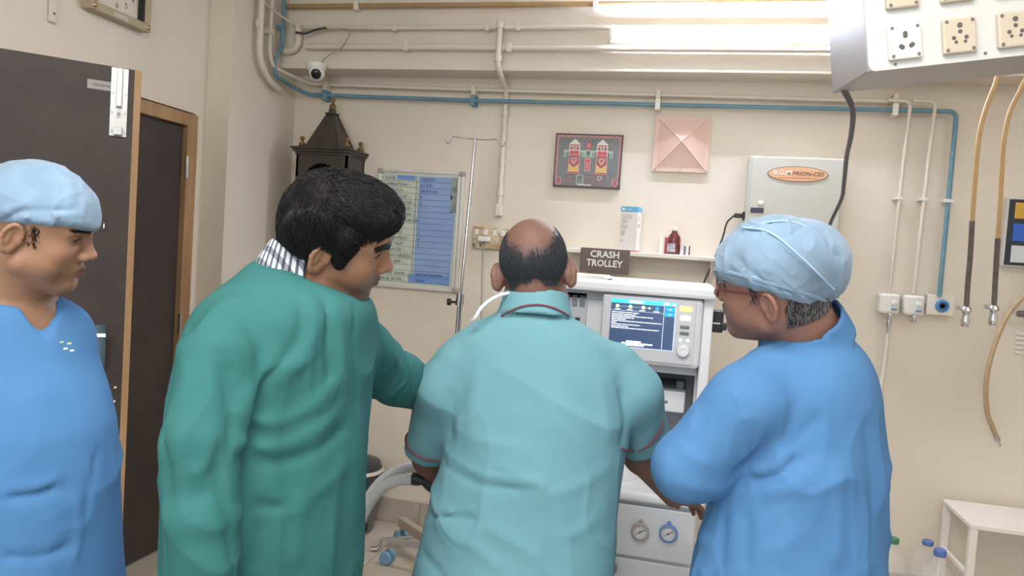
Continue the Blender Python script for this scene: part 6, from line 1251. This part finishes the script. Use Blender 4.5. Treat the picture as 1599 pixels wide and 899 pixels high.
# ================================================================== man at the left edge: blue scrubs and cap
def person_left():
    h = Head(at(53, 358, 1.395), head_R(74, -15, 16), 0.93)
    psi = 128
    rows = [row(y, l, r_, d, q, psi) for y, l, r_, d, q in ((455, -30, 70, 1.45, 0.95), (472, -70, 96, 1.45, 0.82), (492, -112, 106, 1.45, 0.72), (520, -130, 112, 1.45, 0.70), (560, -130, 118, 1.45, 0.74), (610, -128, 138, 1.45, 0.80), (660, -126, 154, 1.45, 0.86), (720, -126, 160, 1.45, 0.88), (800, -128, 161, 1.45, 0.86), (899, -130, 162, 1.45, 0.82), (1000, -132, 162, 1.45, 0.78))]
    base = V(at(10, 1000, 1.45)[0], at(10, 1000, 1.45)[1], 0)
    per = thing('person', 'man in blue v-neck scrubs and cap at the left edge', 'person', base)
    S = SDF(); build_head(S, h, 1.06, 0.006)
    nb = at(22, 480, 1.45); S.rc(h.w(0, -0.030, -0.035), nb, 0.054, 0.066, 0.02); S.rc(h.w(0, -0.05, -0.04), nb, 0.046, 0.060, 0.03)
    S.loft(inset(rows, 0.014), 0.03)
    sn, en, wn = at(-120, 560, 1.36), at(-150, 730, 1.34), at(-120, 870, 1.30); sf, ef, wf = at(105, 560, 1.62), at(125, 730, 1.66), at(110, 860, 1.60)
    S.chain([sn, en, wn], [0.05, 0.042, 0.03], 0.02); S.chain([sf, ef, wf], [0.05, 0.04, 0.03], 0.02); hand(S, wn, V(0, 0, -1), CR, CR, .4); hand(S, wf, V(0, 0, -1), -CR, -CF, .4)
    legs(per, base, heading(psi), 0.80, mat('trouser_blue', (74, 124, 176), 0.85), m_shoe, S)
    tone = skin_tone(h, (156, 116, 91), 0.14); lo, hi = bbox(S); hb = (h.O-V(.155, .155, .25), h.O+V(.155, .155, .15))
    obj_from('body', fine_parts(S, [(hb[0], hb[1], 0.0026)], lo, hi, 0.016), mat('skin_l', (190, 138, 104), 0.48, attr='tone', bump=0.08, bscale=350, sss=0.05, var=0.06, vscale=40), per, tone)
    eyes(per, h, (0.1, 1, -0.35)); brows(per, h, S, m_hairk, 170, 0.0042, 13)
    Hs = SDF(); build_head(Hs, h, 1.06, 0.006); g = np.random.default_rng(6); n = 110
    for sd_ in (-1, 1):
      L = np.column_stack([np.full(n, 0.08)*sd_, 0.026+g.normal(0, .004, n), g.uniform(-0.006, 0.035, n)]); P = h.O+(L*h.sc)@h.R.T
      for _ in range(4): P = P-Hs.grad(P)*Hs.ev(P)[:, None]
      obj_from('sideburn', [strands(Hs, P, lambda Q: np.broadcast_to(h.R@V(0, 0.1, -1), Q.shape), 4, 0.0025, 0.0004, 0.0008, 0.3, 0, 3)], m_hairk, per)
    m_cap_ = mat('cap_blue_cloth', (164, 200, 230), 0.75)
    K = SDF(); h.ell(K, (0, -0.004, 0.042), (0.083, 0.106, 0.099), 0.02); h.ell(K, (0, 0.046, 0.050), (0.066, 0.064, 0.058), 0.02); K.ell(at(55, 330, 1.41), V(0.090, 0.10, 0.084), None, 0.02); K.ell(at(84, 334, 1.40), V(0.054, 0.080, 0.066), None, 0.02); K.ell(at(5, 338, 1.42), V(0.085, 0.105, 0.082), None, 0.02)
    p0, p1 = at(148, 360, 1.40), at(30, 347, 1.34); p2 = at(0, 358, 1.40)
    K.half(p0, nrm(V(0, 0, -1)+CR*-0.02), 0.010) ; K.half(at(60, 351, 1.32), nrm(V(0, 0, -1)-CF*0.12), 0.01)
    fold_px(K, [([(0, 352), (40, 340), (90, 337), (125, 334)], 0.005, 0.006), ([(0, 345), (35, 330), (80, 328), (110, 330)], -0.003, 0.006), ([(105, 275), (112, 300), (108, 330)], 0.003, 0.010), ([(38, 268), (45, 290), (50, 310)], -0.004, 0.014), ([(0, 335), (20, 325), (40, 318)], 0.003, 0.007), ([(60, 345), (100, 344), (140, 348)], 0.003, 0.006)])
    lo, hi = bbox(K, 0.01); obj_from('cap', [drape(*K.mesh(lo, hi, 0.0028), 0.004, 20, 14, 0.5, 4.0)], m_cap_, per)
    C = SDF(); C.loft(rows, 0.02); C.chain([at(-95, 530, 1.40), at(-122, 600, 1.36), at(-132, 660, 1.35)], [0.075, 0.075, 0.07], 0.03); C.chain([at(85, 545, 1.60), at(105, 620, 1.63)], [0.065, 0.065], 0.03)
    fd = heading(118); v0 = at(66, 462, 1.40); v1 = at(68, 528, 1.33)
    C.rc(at(22, 470, 1.45), h.w(0, -0.03, 0.0), 0.070, 0.075, 0.006, -1)
    va, vb = C.hit(66, 478), C.hit(70, 527)
    C.rc(va+fd*0.01, vb+fd*0.012, 0.040, 0.012, 0.004, -1)
    fold_px(C, [([(0, 775), (50, 772), (95, 760)], -0.006, 0.012), ([(0, 765), (50, 762), (90, 748)], 0.004, 0.010), ([(0, 868), (60, 868), (110, 852)], -0.005, 0.010), ([(118, 780), (122, 830), (115, 880)], 0.004, 0.010), ([(20, 600), (60, 620), (100, 610)], 0.002, 0.025), ([(150, 700), (140, 760), (130, 800)], -0.003, 0.012), ([(72, 470), (84, 500), (92, 545)], 0.002, 0.006)])
    lo, hi = bbox(C, 0.02); sc_ = obj_from('scrub_top', [drape(*C.mesh(lo, hi, 0.005), 0.007, 6, 4, 0.4, 9.0, lambda P: np.clip((1.35-P[:, 2])/0.25, 0.15, 1))], fabric('blue_cloth_left', (80, 127, 174), (75, 120, 167)), per)
    # V edge binding, chest mark
    lg = [C.hit(x, y) for x, y in ((96, 534), (108, 536), (102, 544), (112, 547))]
    gn_ = C.grad(np.array(lg))
    for i, (p, n_) in enumerate(zip(lg, gn_)):
        e1 = nrm(np.cross(Z_, n_)); e2 = np.cross(n_, e1); MB().prism([(-0.007, -0.003), (0.007, -0.003), (0.006, 0.003), (-0.006, 0.003)], p, e1*0.75, e2*0.6, n_, 0.0008).build('chest_mark', mat('mark_yellow', (200, 206, 150), 0.7) if i < 2 else m_paper, sc_)
person_centre(); person_green(); person_blue(); person_left()
